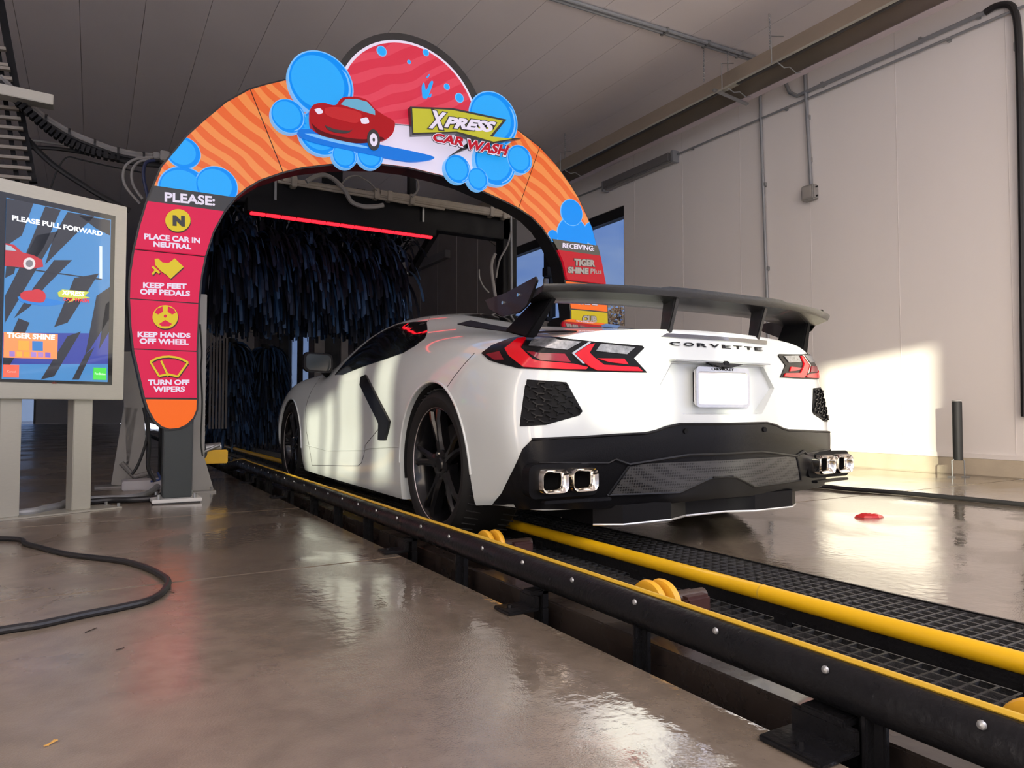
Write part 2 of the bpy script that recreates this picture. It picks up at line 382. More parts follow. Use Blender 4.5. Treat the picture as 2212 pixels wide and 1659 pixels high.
# half ring, side bottom -> top centre : (x, z) for each station y ; optional dy list
ST = [
 (3.66, [(.60,.16),(.72,.22),(.76,.36),(.74,.48),(.66,.55),(.55,.58),(.42,.60),(.3,.61),(.15,.615),(0,.62)]),
 (3.40, [(.78,.15),(.88,.24),(.91,.42),(.89,.56),(.82,.67),(.70,.70),(.52,.70),(.36,.69),(.18,.69),(0,.69)]),
 (3.05, [(.90,.15),(.945,.27),(.962,.46),(.950,.64),(.88,.80),(.74,.825),(.55,.765),(.38,.755),(.2,.755),(0,.76)]),
 (2.72, [(.91,.145),(.95,.27),(.965,.47),(.955,.67),(.89,.835),(.76,.86),(.58,.80),(.40,.79),(.2,.79),(0,.795)]),
 (2.38, [(.91,.145),(.945,.25),(.945,.45),(.94,.65),(.885,.815),(.78,.875),(.66,.895),(.45,.91),(.22,.92),(0,.925)]),
 (2.08, [(.92,.145),(.935,.25),(.915,.45),(.92,.65),(.88,.79),(.81,.865),(.75,.935),(.63,1.005),(.3,1.035),(0,1.045)]),
 (1.65, [(.925,.145),(.925,.25),(.885,.43),(.905,.64),(.885,.79),(.835,.885),(.745,1.035),(.63,1.15),(.3,1.185),(0,1.195)]),
 (1.25, [(.93,.145),(.925,.25),(.88,.43),(.905,.64),(.895,.80),(.84,.905),(.715,1.08),(.59,1.192),(.3,1.232),(0,1.242)]),
 (.85, [(.93,.145),(.93,.25),(.895,.43),(.92,.64),(.91,.815),(.845,.93),(.70,1.06),(.56,1.155),(.3,1.192),(0,1.202)]),
 (.48, [(.94,.145),(.955,.28),(.95,.45),(.952,.66),(.925,.83),(.84,.95),(.69,1.025),(.54,1.085),(.3,1.13),(0,1.145)]),
 (.10, [(.945,.15),(.965,.3),(.967,.48),(.965,.68),(.93,.845),(.845,.945),(.69,.985),(.52,1.025),(.3,1.06),(0,1.076)]),
 (-.25, [(.94,.18),(.962,.32),(.967,.5),(.965,.68),(.935,.83),(.86,.915),(.69,.94),(.52,.962),(.3,.990),(0,1.003)]),
 (-.46, [(.915,.215),(.945,.34),(.96,.5),(.958,.67),(.93,.80),(.86,.885),(.69,.92),(.52,.935),(.3,.95),(0,.955)]),
 (-.61, [(.885,.22),(.925,.34),(.955,.5),(.945,.66),(.905,.78),(.84,.865),(.69,.90),(.52,.915),(.3,.928),(0,.935)]),
]
# last ring (rear corner / trailing lip) as (x,y,z)
LAST = [(.85,-.735,.215),(.895,-.74,.34),(.935,-.715,.5),(.912,-.69,.65),(.875,-.69,.77),(.80,-.70,.850),(.66,-.745,.900),(.50,-.785,.914),(.28,-.82,.926),(0,-.832,.930)]
NP = 10
rings = []
for y, pr in ST: rings.append([(x, y, z) for x, z in pr])
rings.append(LAST)
V = []; Fc = []
def ring_full(r): return [(-x, y, z) for x, y, z in r]+[(x, y, z) for x, y, z in r[::-1][1:]]
NR = 2*NP-1
for r in rings: V += ring_full(r)
for j in range(len(rings)-1):
    for k in range(NR-1):
        Fc.append((j*NR+k, j*NR+k+1, (j+1)*NR+k+1, (j+1)*NR+k))
    pass
# underside grid, nine columns like the caps
BOT = []
for j, r in enumerate(rings):
    t9 = [ring_full(r)[5+c][0] for c in range(9)]; row = []
    for c in range(9):
        if c == 0: row.append(j*NR)
        elif c == 8: row.append(j*NR+NR-1)
        else:
            fx = t9[c]/abs(t9[0]); row.append(len(V)); V.append((r[0][0]*fx, r[0][1], r[0][2]-.0))
    BOT.append(row)
for j in range(1, len(rings)-2):
    for c in range(8): Fc.append((BOT[j][c], BOT[j+1][c], BOT[j+1][c+1], BOT[j][c+1]))
def cap(base, ring, yprof, flip):
    """grid cap: rows = ring idx 0..5, columns = ring idx 5..9..5"""
    rows = 6; cols = 9
    idx = {}
    for i in range(rows): idx[(i, 0)] = base+i; idx[(i, cols-1)] = base+NR-1-i
    for c in range(cols): idx[(rows-1, c)] = base+5+c
    top = [ring_full(ring)[5+c] for c in range(cols)]
    for i in range(rows-1):
        xl, yl, zl = ring[i]
        for c in range(1, cols-1):
            fx = top[c][0]/abs(top[0][0])
            x = xl*fx; tz = (zl-ring[0][2])/(ring[5][2]-ring[0][2])
            z = ring[0][2]+(top[c][2]-ring[0][2])*tz
            idx[(i, c)] = len(V); V.append((x, yprof(x, z, abs(fx), yl), z))
    for i in range(rows-1):
        for c in range(cols-1):
            f = (idx[(i, c)], idx[(i, c+1)], idx[(i+1, c+1)], idx[(i+1, c)])
            Fc.append(f if flip else f[::-1])
    return [idx[(0, c)] for c in range(cols)]
def yrear(x, z, fx, yl):
    c_ = np.interp(z, [.2, .34, .5, .62, .77, .86, .93], [-.79, -.86, -.885, -.872, -.862, -.850, -.832])
    return yl+(c_-yl)*(1-abs(fx)**2.0)
bot = cap((len(rings)-1)*NR, LAST, yrear, True)
def yfront(x, z, fx, yl): return yl+.10*(1-fx**2)
botf = cap(0, rings[0], yfront, False)
for c in range(8):
    Fc.append((BOT[-2][c], bot[c], bot[c+1], BOT[-2][c+1])); Fc.append((botf[c], BOT[1][c], BOT[1][c+1], botf[c+1]))
me = bpy.data.meshes.new('body_cage'); 
bmv = bmesh.new(); vv = [bmv.verts.new(v) for v in V]; bmv.verts.ensure_lookup_table()
for f in Fc:
    try: bmv.faces.new([vv[i] for i in f])
    except Exception: pass
for v in [v for v in bmv.verts if not v.link_faces]: bmv.verts.remove(v)
print('nonmanifold', sum(not e.is_manifold for e in bmv.edges))
bmesh.ops.recalc_face_normals(bmv, faces=bmv.faces)
cl = bmv.edges.layers.float.new('crease_edge')
for e in bmv.edges:
    if len(e.link_faces) == 2 and (e.verts[0].co.z+e.verts[1].co.z)/2 < .26 and e.calc_face_angle(0) > R(50): e[cl] = .6
RB = (len(rings)-1)*NR
for k in range(4, NR-5):       # trailing lip crease
    e = bmv.edges.get((vv[RB+k], vv[RB+k+1]))
    if e: e[cl] = .75
bmv.to_mesh(me); bmv.free()
tmp = bpy.data.objects.new('tmp', me); C.objects.link(tmp)
sm = tmp.modifiers.new('s', 'SUBSURF'); sm.levels = 3; sm.render_levels = 3
def cutter(mb, nm):
    me_ = bpy.data.meshes.new(nm); me_.from_pydata(mb.v, [], mb.f); bm = bmesh.new(); bm.from_mesh(me_)
    bmesh.ops.recalc_face_normals(bm, faces=bm.faces); bm.to_mesh(me_); bm.free()
    o = bpy.data.objects.new(nm, me_); C.objects.link(o); return o
cuts_ = []
RY, FY = 0.0, 2.723; RR, FR = .3455, .327
for y, r in ((RY, .374), (FY, .352)):
    for s in (-1, 1):
        zc = .345 if y == 0 else .327
        pr_ = [(r*math.cos(R(180*k/64)), r*math.sin(R(180*k/64))) for k in range(65)]
        pr_ = [(r+.012, -.6), (r+.001, -.04)]+pr_+[(-r-.001, -.04), (-r-.012, -.6)]
        cuts_.append(cutter(MB().prism(pr_, lambda p: (s*.62, y+p[0], zc+p[1]), lambda p: (s*1.3, y+p[0], zc+p[1])), 'cut'))
hexw = [(.355, .692), (.285, .79), (-.285, .79), (-.355, .692), (-.235, .575), (.235, .575)]
def shrink(p, k): return [(.0+q[0]*k, .685+(q[1]-.685)*k) for q in p]
hx = MB(); h0 = shrink(hexw, 1.10); h1 = shrink(hexw, .94); n = 6
hx.add([(p[0], -.95, p[1]) for p in h0]+[(p[0], -.820, p[1]) for p in h1], [tuple(range(n)), tuple(range(2*n-1, n-1, -1))]+[(i, i+n, (i+1) % n+n, (i+1) % n) for i in range(n)])
cuts_.append(cutter(hx, 'cut'))
for c_ in cuts_:
    bo = tmp.modifiers.new('b', 'BOOLEAN'); bo.operation = 'DIFFERENCE'; bo.object = c_; bo.solver = 'EXACT'
dg = bpy.context.evaluated_depsgraph_get()
bme = bpy.data.meshes.new_from_object(tmp.evaluated_get(dg))
for c_ in cuts_: bpy.data.objects.remove(c_)
bpy.data.objects.remove(tmp)
print('body verts', len(bme.vertices)); bme.materials.clear(); bme.materials.append(M_paint)
bme.polygons.foreach_set('use_smooth', [True]*len(bme.polygons)); bme.set_sharp_from_angle(angle=R(38))
car = thing('sports_car', 'white two-seat sports car with a tall black rear wing standing on the conveyor', 'car', (0, 0, 0))
bme.name = 'body'
body = link('body', bme, car)
bm = bmesh.new(); bm.from_mesh(bme); BVH = BVHTree.FromBMesh(bm); bm.free()
def hit(px, py):
    d = ray(px, py).normalized(); r = BVH.ray_cast(CAM, d)
    return (r[0], r[1]) if r[0] is not None else (None, None)
def hitY(x, z, y0=-3):
    r = BVH.ray_cast(Vector((x, y0, z)), Vector((0, 1, 0))); return r[0], r[1]
def hitX(y, z, s=-1):
    r = BVH.ray_cast(Vector((3*s, y, z)), Vector((-s, 0, 0))); return r[0], r[1]
def hitZ(x, y):
    r = BVH.ray_cast(Vector((x, y, 3)), Vector((0, 0, -1))); return r[0], r[1]
def decal(name, poly, m, off=.004, caster=hit, step=6.0, mirror=False, parent=None, label=None, thick=.0, xmax=None, split=False):
    """drape a 2D outline (photo pixels, or other plane) over the body skin and give it thickness"""
    pts = []; n = len(poly)
    for i in range(n):
        a = Vector(poly[i]); b = Vector(poly[(i+1) % n]); k = max(1, int((b-a).length/step))
        for j in range(k): pts.append(a+(b-a)*(j/k))
    nb = len(pts)
    xs = [p.x for p in pts]; ys = [p.y for p in pts]
    gx = min(xs)+step/2
    pl = [tuple(p) for p in pts]
    while gx < max(xs):
        gy = min(ys)+step/2
        while gy < max(ys):
            if inside((gx, gy), pl) and min((Vector((gx, gy))-p).length for p in pts) > step*.45: pts.append(Vector((gx, gy)))
            gy += step
        gx += step
    r = delaunay_2d_cdt([Vector((p.x, p.y)) for p in pts], [], [list(range(nb))], 1, 1e-6)
    vs2, fs2 = r[0], r[2]
    hv = []
    for v in vs2:
        p, q = caster(v.x, v.y); hv.append((p, q))
    vs = []; mp_ = {}
    for i, (p, q) in enumerate(hv):
        if p is not None: mp_[i] = len(vs); vs.append(p+q*off)
    fs = [tuple(mp_[i] for i in f) for f in fs2 if all(i in mp_ for i in f)]
    # thickness: back layer inside the skin
    nv = len(vs); back = []
    for i in mp_:
        p, q = hv[i]; back.append(p-q*.004)
    ec = {}
    for f in fs:
        for i in range(len(f)):
            e_ = (f[i], f[(i+1) % len(f)]); ec[e_] = ec.get(e_, 0)+1
    bd = [e_ for e_ in ec if (e_[1], e_[0]) not in ec]
    fa = fs+[(a, b, b+nv, a+nv) for a, b in bd]
    out = []
    for s in ((1, -1) if mirror else (1,)):
        mb = MB(); vv_ = [Vector((v.x*s, v.y, v.z)) for v in vs+back]; mb.add(vv_, fa)
        if len(fa): out.append(mb.build(name, m, parent or body, smooth=True, label=label, sharp=50))
    return out
def curve_on(name, pts, m, r=.003, caster=hit, mirror=False, parent=None, n=6, closed=False, step=10, off=0):
    P3 = []
    pp = pts+([pts[0]] if closed else [])
    for i in range(len(pp)-1):
        a = Vector(pp[i]); b = Vector(pp[i+1]); k = max(1, int((b-a).length/step))
        for j in range(k):
            q = a+(b-a)*(j/k); h, nn = caster(q.x, q.y)
            if h is not None: P3.append(h+nn*off)
    h, nn = caster(*pp[-1])
    if h is not None and not closed: P3.append(h+nn*off)
    if len(P3) < 2: return
    for s in ((1, -1) if mirror else (1,)):
        MB().tube([(p.x*s, p.y, p.z) for p in P3], r, n, closed=False).build(name, m, parent or body, smooth=True)
c1_ = lambda L: [(560+x/3.017, 600+y/3.017) for x, y in L]
c2_ = lambda L: [(1000+x/2.698, 580+y/2.698) for x, y in L]
c4_ = lambda L: [(1040+x/5.027, 580+y/5.027) for x, y in L]
z5_ = lambda L: [(600+x/5.53, 640+y/5.53) for x, y in L]
def group_part(name, objs, parent=None):
    return objs

# ---- side windows, intake
def hseek(px, py):
    for k in range(14):
        h, n = hit(px+k*.8, py+k*1.3)
        if h is not None and n.x < -.15: return h
    return None
WL = [hseek(*p) for p in [(724.8,810),(744.7,786),(773.6,757.5),(804,732),(835,713),(862,701.5),(893,697),(922,696),(918,733),(895,749),(871,763),(833,776.5),(791.7,790),(762.7,801),(741,810)]]
WL = [(h.y, h.z) for h in WL if h is not None]
HX = lambda y, z: hitX(y, z, -1)
decal('side_window', WL, M_cglass, .003, caster=HX, step=.05, mirror=True)
curve_on('window_trim', WL[:8], M_satin, .006, caster=HX, mirror=True, step=.05)
decal('side_intake', c1_([(672,648),(703,635),(718,665),(858,935),(850,985),(830,1058),(785,1058),(788,950),(775,920),(665,700)]), M_gloss, .012, step=5, mirror=True)
curve_on('door_gap', c1_([(395,655),(345,730),(315,800),(302,860),(308,1000),(330,1120),(345,1222),(560,1226),(645,1226),(668,1205),(684,1150),(692,1090),(782,980)]), M_line, .0022, mirror=True)
curve_on('sill_crease', c1_([(305,1090),(450,1128),(680,1125),(720,1112),(935,1100)]), M_paint, .004, mirror=True)
curve_on('bumper_gap', c1_([(1225,712),(1275,640),(1340,560),(1405,490)]), M_line, .002, mirror=True)
curve_on('roof_gap', z5_([(1675,296),(1705,250),(1790,215)]), M_line, .002)
curve_on('roof_gap', z5_([(1800,297),(1815,250),(1860,205)]), M_line, .002)
# windscreen and engine hatch glass, seen from above
decal('windscreen', [(-.60,1.72),(-.62,1.98),(-.50,2.2),(0,2.3),(.50,2.2),(.62,1.98),(.60,1.72),(.45,1.62),(0,1.58),(-.45,1.62)], M_cglass, .003, caster=hitZ, step=.06)
decal('hatch_glass', [(-.42,.72),(.42,.72),(.46,-.1),(.36,-.28),(-.36,-.28),(-.46,-.1)], M_cglass, .003, caster=hitZ, step=.06)
for s in (-1, 1): decal('hatch_vent', [(s*.52,.45),(s*.60,.45),(s*.70,-.42),(s*.50,-.50),(s*.50,-.44),(s*.62,-.38)], M_satin, .004, caster=hitZ, step=.05)

# ---- tail lamps: housing with lenses
def lamp(mir):
    pass
H = decal('tail_lamp', c4_([(5,925),(120,840),(320,765),(510,732),(900,760),(1160,790),(1740,840),(1762,865),(1650,975),(1795,1132),(1500,1128),(900,1110),(400,1085),(200,1035),(90,1000)]), M_gloss, .005, step=5, mirror=True)
for nm, pl_, mm, of in (
 ('red_lens', [(490,768),(400,778),(265,885),(310,960),(460,1075),(900,1096),(1130,1098),(1150,1075),(1000,1040),(620,1008),(560,990),(430,870)], M_red, .011),
 ('inner_reflector', [(500,915),(900,930),(965,1020),(640,1000)], M_redd, .008),
 ('clear_lens', [(575,765),(1080,800),(925,888),(520,850)], M_clear, .009),
 ('chrome_chevron', [(1160,800),(970,925),(1085,1038),(1112,1038),(1000,930),(1178,812)], M_chrome, .013),
 ('red_lens', [(1222,820),(1155,832),(1010,930),(1112,1028),(1180,1078),(1250,1110),(1735,1118),(1690,1075),(1320,1050),(1215,970),(1165,920)], M_red, .011),
 ('inner_reflector', [(1250,980),(1540,985),(1585,1045),(1380,1020)], M_red, .010),
 ('clear_lens', [(1290,820),(1660,860),(1570,935),(1235,900)], M_clear, .009),
 ('side_marker', [(60,940),(205,910),(255,1000),(150,1000)], M_redd, .008)):
    for i, hh in enumerate(H):
        oo = decal(nm, c4_(pl_), mm, of, step=5, mirror=True)
        for j, q in enumerate(oo):
            if j == i: q.parent = hh; q.matrix_parent_inverse = Matrix.Identity(4)
            else: bpy.data.objects.remove(q)

# ---- corner grilles with honeycomb bars
gp = [(372,652),(600,667),(692,832),(675,852),(480,907),(335,917)]
G = decal('corner_grille', c2_(gp), M_satin, .004, step=5, mirror=True)
bars = []
sx, sy = 84, 52
for r_ in range(-2, 9):
    for q_ in range(-2, 8):
        x0 = 330+q_*sx+(r_ % 2)*sx/2+(-.10)*(r_*sy*.5); y0 = 640+r_*sy*.62+q_*9+(r_ % 2)*4.5
        p0 = (x0, y0); p1 = (x0+sx*.32, y0+sy*.32); p2 = (x0+sx*.75, y0+sy*.38); p3 = (x0+sx*.32-12, y0+sy*.62+4)
        bars += [(p0, p1), (p1, p2), (p1, (x0+sx*.22, y0+sy*.62))]
mbL = MB()
for a, b in bars:
    if inside(a, gp) and inside(b, gp):
        (pa,), (pb,) = c2_([a]), c2_([b]); ha, na = hit(*pa); hb, nb_ = hit(*pb)
        if ha is not None and hb is not None: mbL.bar(ha+na*.008, hb+nb_*.008, .005, .008, na)
for i, s in enumerate((1, -1)):
    mbx = MB().add([(v[0]*s, v[1], v[2]) for v in mbL.v], mbL.f)
    if len(G) > i: 
        o = mbx.build('honeycomb_bars', M_gloss, G[i]); o['kind'] = 'stuff'
curve_on('grille_surround', c2_(gp), M_gloss, .004, mirror=True, closed=True)

# ---- black lower bumper, half traced then mirrored
cenx = lambda py, y=-.89: topx((0, y, (onY(1565, py, y)).z))[0]
top_edge = c2_([(400,998),(700,984),(900,970),(1060,962),(1120,948),(1180,925),(1260,908)])
half = top_edge+[(cenx(916), 916), (cenx(1070), 1070)]+c2_([(1200,1360),(900,1385),(700,1395),(380,1396),(165,1388),(235,1305),(310,1150),(350,1050)])
decal('lower_bumper', half, M_gloss, .010, step=7, mirror=True)
curve_on('bumper_edge', top_edge+[(cenx(916), 916)], M_gloss, .007, mirror=True, off=.006)
# honeycomb mesh panel and ridges
mesh_half = c2_([(965,1138),(1300,1122)])+[(cenx(992), 992)]+[(cenx(1026), 1026)]+c2_([(1420,1220),(1250,1296),(845,1312)])
Mh = bpy.data.materials.new('fine_mesh'); Mh.use_nodes = True; t = Mh.node_tree; b = t.nodes['Principled BSDF']
tc_ = N(t, 'ShaderNodeTexCoord'); vo = N(t, 'ShaderNodeTexVoronoi'); vo.inputs['Scale'].default_value = 85; vo.inputs['Randomness'].default_value = .15
t.links.new(tc_.outputs['Object'], vo.inputs['Vector']); vr = N(t, 'ShaderNodeValToRGB'); vr.color_ramp.elements[0].position = .3; vr.color_ramp.elements[1].position = .5
vr.color_ramp.elements[0].color = (.003, .003, .003, 1); vr.color_ramp.elements[1].color = (.05, .05, .05, 1)
t.links.new(vo.outputs['Distance'], vr.inputs[0]); t.links.new(vr.outputs[0], b.inputs['Base Color']); b.inputs['Roughness'].default_value = .35
decal('mesh_panel', mesh_half, Mh, .013, step=7, mirror=True)
curve_on('ridge', c2_([(830,1316),(1250,1300),(1420,1222)])+[(cenx(1026), 1026)], M_gloss, .006, mirror=True, off=.012)
curve_on('ridge', c2_([(960,1140),(880,1112)][::-1]+[(1300,1085)])+[(cenx(979), 979)], M_gloss, .007, mirror=True, off=.012)
curve_on('ridge', c2_([(965,1138),(840,1312)]), M_gloss, .006, mirror=True, off=.012)
curve_on('ridge', c2_([(440,1132),(840,1132),(880,1112)]), M_gloss, .005, mirror=True, off=.012)
# parking sensors
for (sx_, sy_) in c2_([(1286,948)]):
    h, nn = hit(sx_, sy_)
    if h is not None:
        for s in (1, -1): MB().cyl((h.x*s, h.y-.008, h.z), (h.x*s, h.y-.016, h.z), .011, 16).build('parking_sensor', M_satin, body, smooth=True)
# exhaust tips
def rrect(w_, h_, r, n=5):
    out = []
    for cx, cz, a0 in ((w_-r, h_-r, 0), (-w_+r, h_-r, 90), (-w_+r, -h_+r, 180), (w_-r, -h_+r, 270)):
        for k in range(n+1): a = R(a0+90*k/n); out.append((cx+r*math.cos(a), cz+r*math.sin(a)))
    return out
for s in (-1, 1):
    # pocket
    mb = MB(); pk = rrect(.155, .062, .03); cx, cz = s*.775, .335
    mb.prism(pk, lambda p: (cx+p[0], -.800, cz+p[1]), lambda p: (cx+p[0]*.95, -.74, cz+p[1]*.95)); mb.build('exhaust_pocket', M_satin, body)
    for xx in (.842, .708):
        o_ = rrect(.060, .046, .026); i_ = rrect(.043, .031, .018); k_ = rrect(.036, .026, .014)
        n = len(o_); L = [[(s*xx+p[0], -.72, .337+p[1]) for p in o_], [(s*xx+p[0], -.835, .337+p[1]) for p in o_], [(s*xx+p[0], -.845, .337+p[1]) for p in rrect(.056, .042, .024)],
             [(s*xx+p[0], -.835, .337+p[1]) for p in i_], [(s*xx+p[0], -.805, .337+p[1]) for p in k_]]
        mb = MB(); vs = sum(L, []); fs = []
        for a in range(4):
            for k in range(n): fs.append((a*n+k, a*n+(k+1) % n, (a+1)*n+(k+1) % n, (a+1)*n+k))
        mb.add(vs, fs)
        tip = mb.build('exhaust_tip', M_chrome, body, smooth=True, sharp=60)
        mb = MB(); mb.add([(s*xx+p[0], -.807, .337+p[1]) for p in k_], [tuple(range(n))]); mb.build('exhaust_bore', mat('bore_dark', (.004, .004, .004), .9, spec=0), tip)  # flat black face stands for the dark depth of the pipe
    MB().bar((s*.60, -.845, .262), (s*.88, -.815, .262), .03, .012).build('exhaust_shelf', M_gloss, body, bevel=.003)
# undertray with pale edge
mb = MB(); ut = [(-.60,-.74),(-.5,-.80),(-.25,-.80),(-.12,-.75),(.12,-.75),(.25,-.80),(.5,-.80),(.60,-.74),(.60,-.2),(-.60,-.2)]
mb.prism(ut, lambda p: (p[0], p[1], .150), lambda p: (p[0], p[1], .225)); und = mb.build('undertray', M_satin, body)
mb = MB(); mb.tube([(p[0], p[1], .149) for p in ut[:8]], .005, 6); mb.build('undertray_edge', mat('pale_aluminium', (.5, .5, .5), .35, .7), und)
MB().bbox(-.55, .55, -.2, 3.2, .13, .2).build('underfloor', M_satin, body)

# ---- plate recess trims, camera, plate, badge, brake light
MB().bbox(-.14, .14, -.840, -.815, .625, .755).build('plate_bracket', M_satin, body, bevel=.004)
def onplate(y, z): return y
pl = MB(); out_ = rrect(.152, .078, .016); inn = rrect(.146, .068, .012)
pl.prism(out_, lambda p: (p[0], -.850, .690+p[1]), lambda p: (p[0], -.838, .690+p[1])); plate = pl.build('licence_plate', M_white, body, label='blank white licence plate')
fr_ = MB(); n = len(out_)
o2 = rrect(.158, .084, .018)
vs = [(p[0], -.850, .690+p[1]) for p in o2]+[(p[0], -.858, .690+p[1]) for p in o2]+[(p[0], -.858, .690-.004+p[1]) for p in inn]+[(p[0], -.851, .690-.004+p[1]) for p in inn]
fs = []
for a in range(3):
    for k in range(n): fs.append((a*n+k, a*n+(k+1) % n, (a+1)*n+(k+1) % n, (a+1)*n+k))
fr_.add(vs, fs); pf = fr_.build('plate_frame', mat('silver_frame', (.62, .62, .62), .25, .9), plate, smooth=True, sharp=40)
tv, tf = text_fit('CHEVROLET', (-.07, .06, .760, .7705), bold=.02)
MB().add([(v[0], -.8592, v[1]) for v in tv], tf).build('frame_lettering', M_satin, plate)
# brake light
decal('high_brake_light', [(-.285,.905),(-.315,.890),(.315,.888),(.32,.905)], mat('smoked_lamp', (.03, .022, .024), .2, coat=1, bump=.3, bscale=300), .006, caster=hitY, step=.025)
# badge letters: wide low letters standing off the panel
bw = .60; b0 = -.30; lh = .021
def bad(s, x0, x1, z0, z1):
    tv, tf = text_fit(s, (x0, x1, z0, z1), bold=.012)
    mb = MB()
    vs = []
    for v in tv:
        h, nn = hitY(v[0], v[1]); vs.append(((h.x, h.y-.006, h.z)) if h is not None else (v[0], -.87, v[1]))
    mb.add(vs, tf); vb = [(v[0], v[1]+.007, v[2]) for v in vs]
    ec = {}
    for f in tf:
        for i in range(len(f)): ec[(f[i], f[(i+1) % len(f)])] = 1
    nv = len(vs); mb2 = MB(); mb2.add(vs+vb, list(tf)+[(a, b, b+nv, a+nv) for a, b in ec if (b, a) not in ec])
    mb2.build('badge_letter', M_gloss, body)
LW = .052; GAP = (2*.275-8*LW)/7
for i, ch in enumerate('CORVETTE'):
    x0 = -.275+i*(LW+GAP); bad(ch, x0, x0+LW, .857, .872)
# ledge over the plate with reversing camera
MB().bbox(-.285, .285, -.872, -.83, .792, .800).build('plate_ledge', M_paint, body, bevel=.004)
mb = MB(); mb.lathe([(0, .0), (0, .016), (.02, .018), (.05, .016)], (0, -.878, .784), 'Y', 20); mb.build('reversing_camera', M_gloss, body, smooth=True)
mb = MB(); mb.add([(-.11,-.874,.791),(.11,-.874,.791),(.04,-.880,.775),(-.04,-.880,.775),(-.11,-.86,.788),(.11,-.86,.788),(.04,-.86,.772),(-.04,-.86,.772)], [(0,1,2,3),(4,7,6,5),(0,4,5,1),(3,2,6,7),(0,3,7,4),(1,5,6,2)]); mb.build('camera_shroud', M_gloss, body)

# ---- wing
def wing():
    wg = MB(); NS = 36; prof = []
    # section (along -y rear): chord .30 ; upper and lower
    ch = [(0, .014, .008), (.05, .024, -.004), (.12, .028, -.008), (.20, .028, -.004), (.265, .034, .012), (.278, .040, .030)]
    rows = []
    for i in range(NS+1):
        s = -1+2*i/NS; x = s*.845; ax = abs(s)
        ylead = -.49-.13*(1-ax**3); z = 1.034-.010*ax**4
        kick = .008 if ax < .42 else 0
        top = [(x, ylead-c*1.0, z+a) for c, a, b in ch]; bt = [(x, ylead-c, z+b-.0) for c, a, b in ch]
        top = [(p[0], p[1], p[2]+(kick if j >= 4 else 0)) for j, p in enumerate(top)]
        rows.append(top+bt[::-1])
    m_ = len(rows[0]); vs = sum(rows, []); fs = []
    for i in range(NS):
        for k in range(m_): fs.append((i*m_+k, i*m_+(k+1) % m_, (i+1)*m_+(k+1) % m_, (i+1)*m_+k))
    fs += [tuple(range(m_)), tuple(NS*m_+k for k in range(m_))]
    wg.add(vs, fs); W_ = wg.build('rear_wing', M_carbon, car, smooth=True, sharp=40)
    for s in (-1, 1):
        ep = [(-.325, 1.062), (-.50, 1.068), (-.725, 1.098), (-.735, 1.08), (-.66, .995), (-.60, .975), (-.47, .975), (-.36, 1.02)]
        mb = MB(); mb.prism(ep, lambda p: (s*(.842+.02*(p[1]-.96)), p[0], p[1]), lambda p: (s*(.852+.02*(p[1]-.96)), p[0], p[1])); E_ = mb.build('wing_endplate', M_carbon, W_, bevel=.002)
        for yy, zz in ((-.60, 1.045), (-.48, 1.03)): MB().cyl((s*.851, yy, zz), (s*.857, yy, zz), .007, 10).build('screw', M_chrome, W_, smooth=True)
        # outer strut
        a = [(-.44, .915), (-.70, .885), (-.78, 1.055), (-.60, 1.035)]
        mb = MB(); mb.prism([(-.47, .915), (-.64, .875), (-.725, 1.047), (-.58, 1.04)], lambda p: (s*(.775 + (.02 if p[1] < 1 else -.035)), p[0], p[1]), lambda p: (s*(.80 + (.045 if p[1] < 1 else -.035)), p[0], p[1])); mb.build('wing_strut', M_satin, W_, bevel=.006)
        mb = MB(); mb.prism([(-.765, .90), (-.815, .895), (-.868, 1.050), (-.79, 1.040)], lambda p: (s*.250, p[0], p[1]), lambda p: (s*.276, p[0], p[1])); mb.build('wing_strut', M_carbon, W_, bevel=.005)
wing()

# ---- mirrors
for s in (-1, 1):
    mb = MB(); pf_ = rrect(.10, .066, .035, 6)
    n = len(pf_); vs = []; 
    for (yy, k, dx, dz) in ((1.945, 1.0, 0, 0), (1.965, 1.06, 0, 0), (2.03, .92, .01, 0), (2.08, .55, .015, -.005)):
        vs += [(s*(.935-dx)+p[0]*k, yy, .925+dz+p[1]*k-.10*p[0]*s*-.35) for p in pf_]
    fs = [tuple(range(n)), tuple(3*n+k for k in range(n))]
    for a in range(3):
        for k in range(n): fs.append((a*n+k, a*n+(k+1) % n, (a+1)*n+(k+1) % n, (a+1)*n+k))
    mb.add(vs, fs); mh = mb.build('door_mirror', M_gloss, car, smooth=True, sharp=50)
    mb = MB(); mb.add([(s*.935+p[0]*.86, 1.942, .925+p[1]*.84-.10*p[0]*s*-.35) for p in pf_], [tuple(range(n))]); mb.build('mirror_glass', mat('mirror_glass', (.020, .026, .027), .12, .0), mh, label='grey mirror glass')
    MB().tube([(s*.90, 2.0, .89), (s*.87, 2.02, .865), (s*.82, 2.06, .84)], [.028, .025, .03], 8).build('mirror_arm', M_satin, mh, smooth=True)

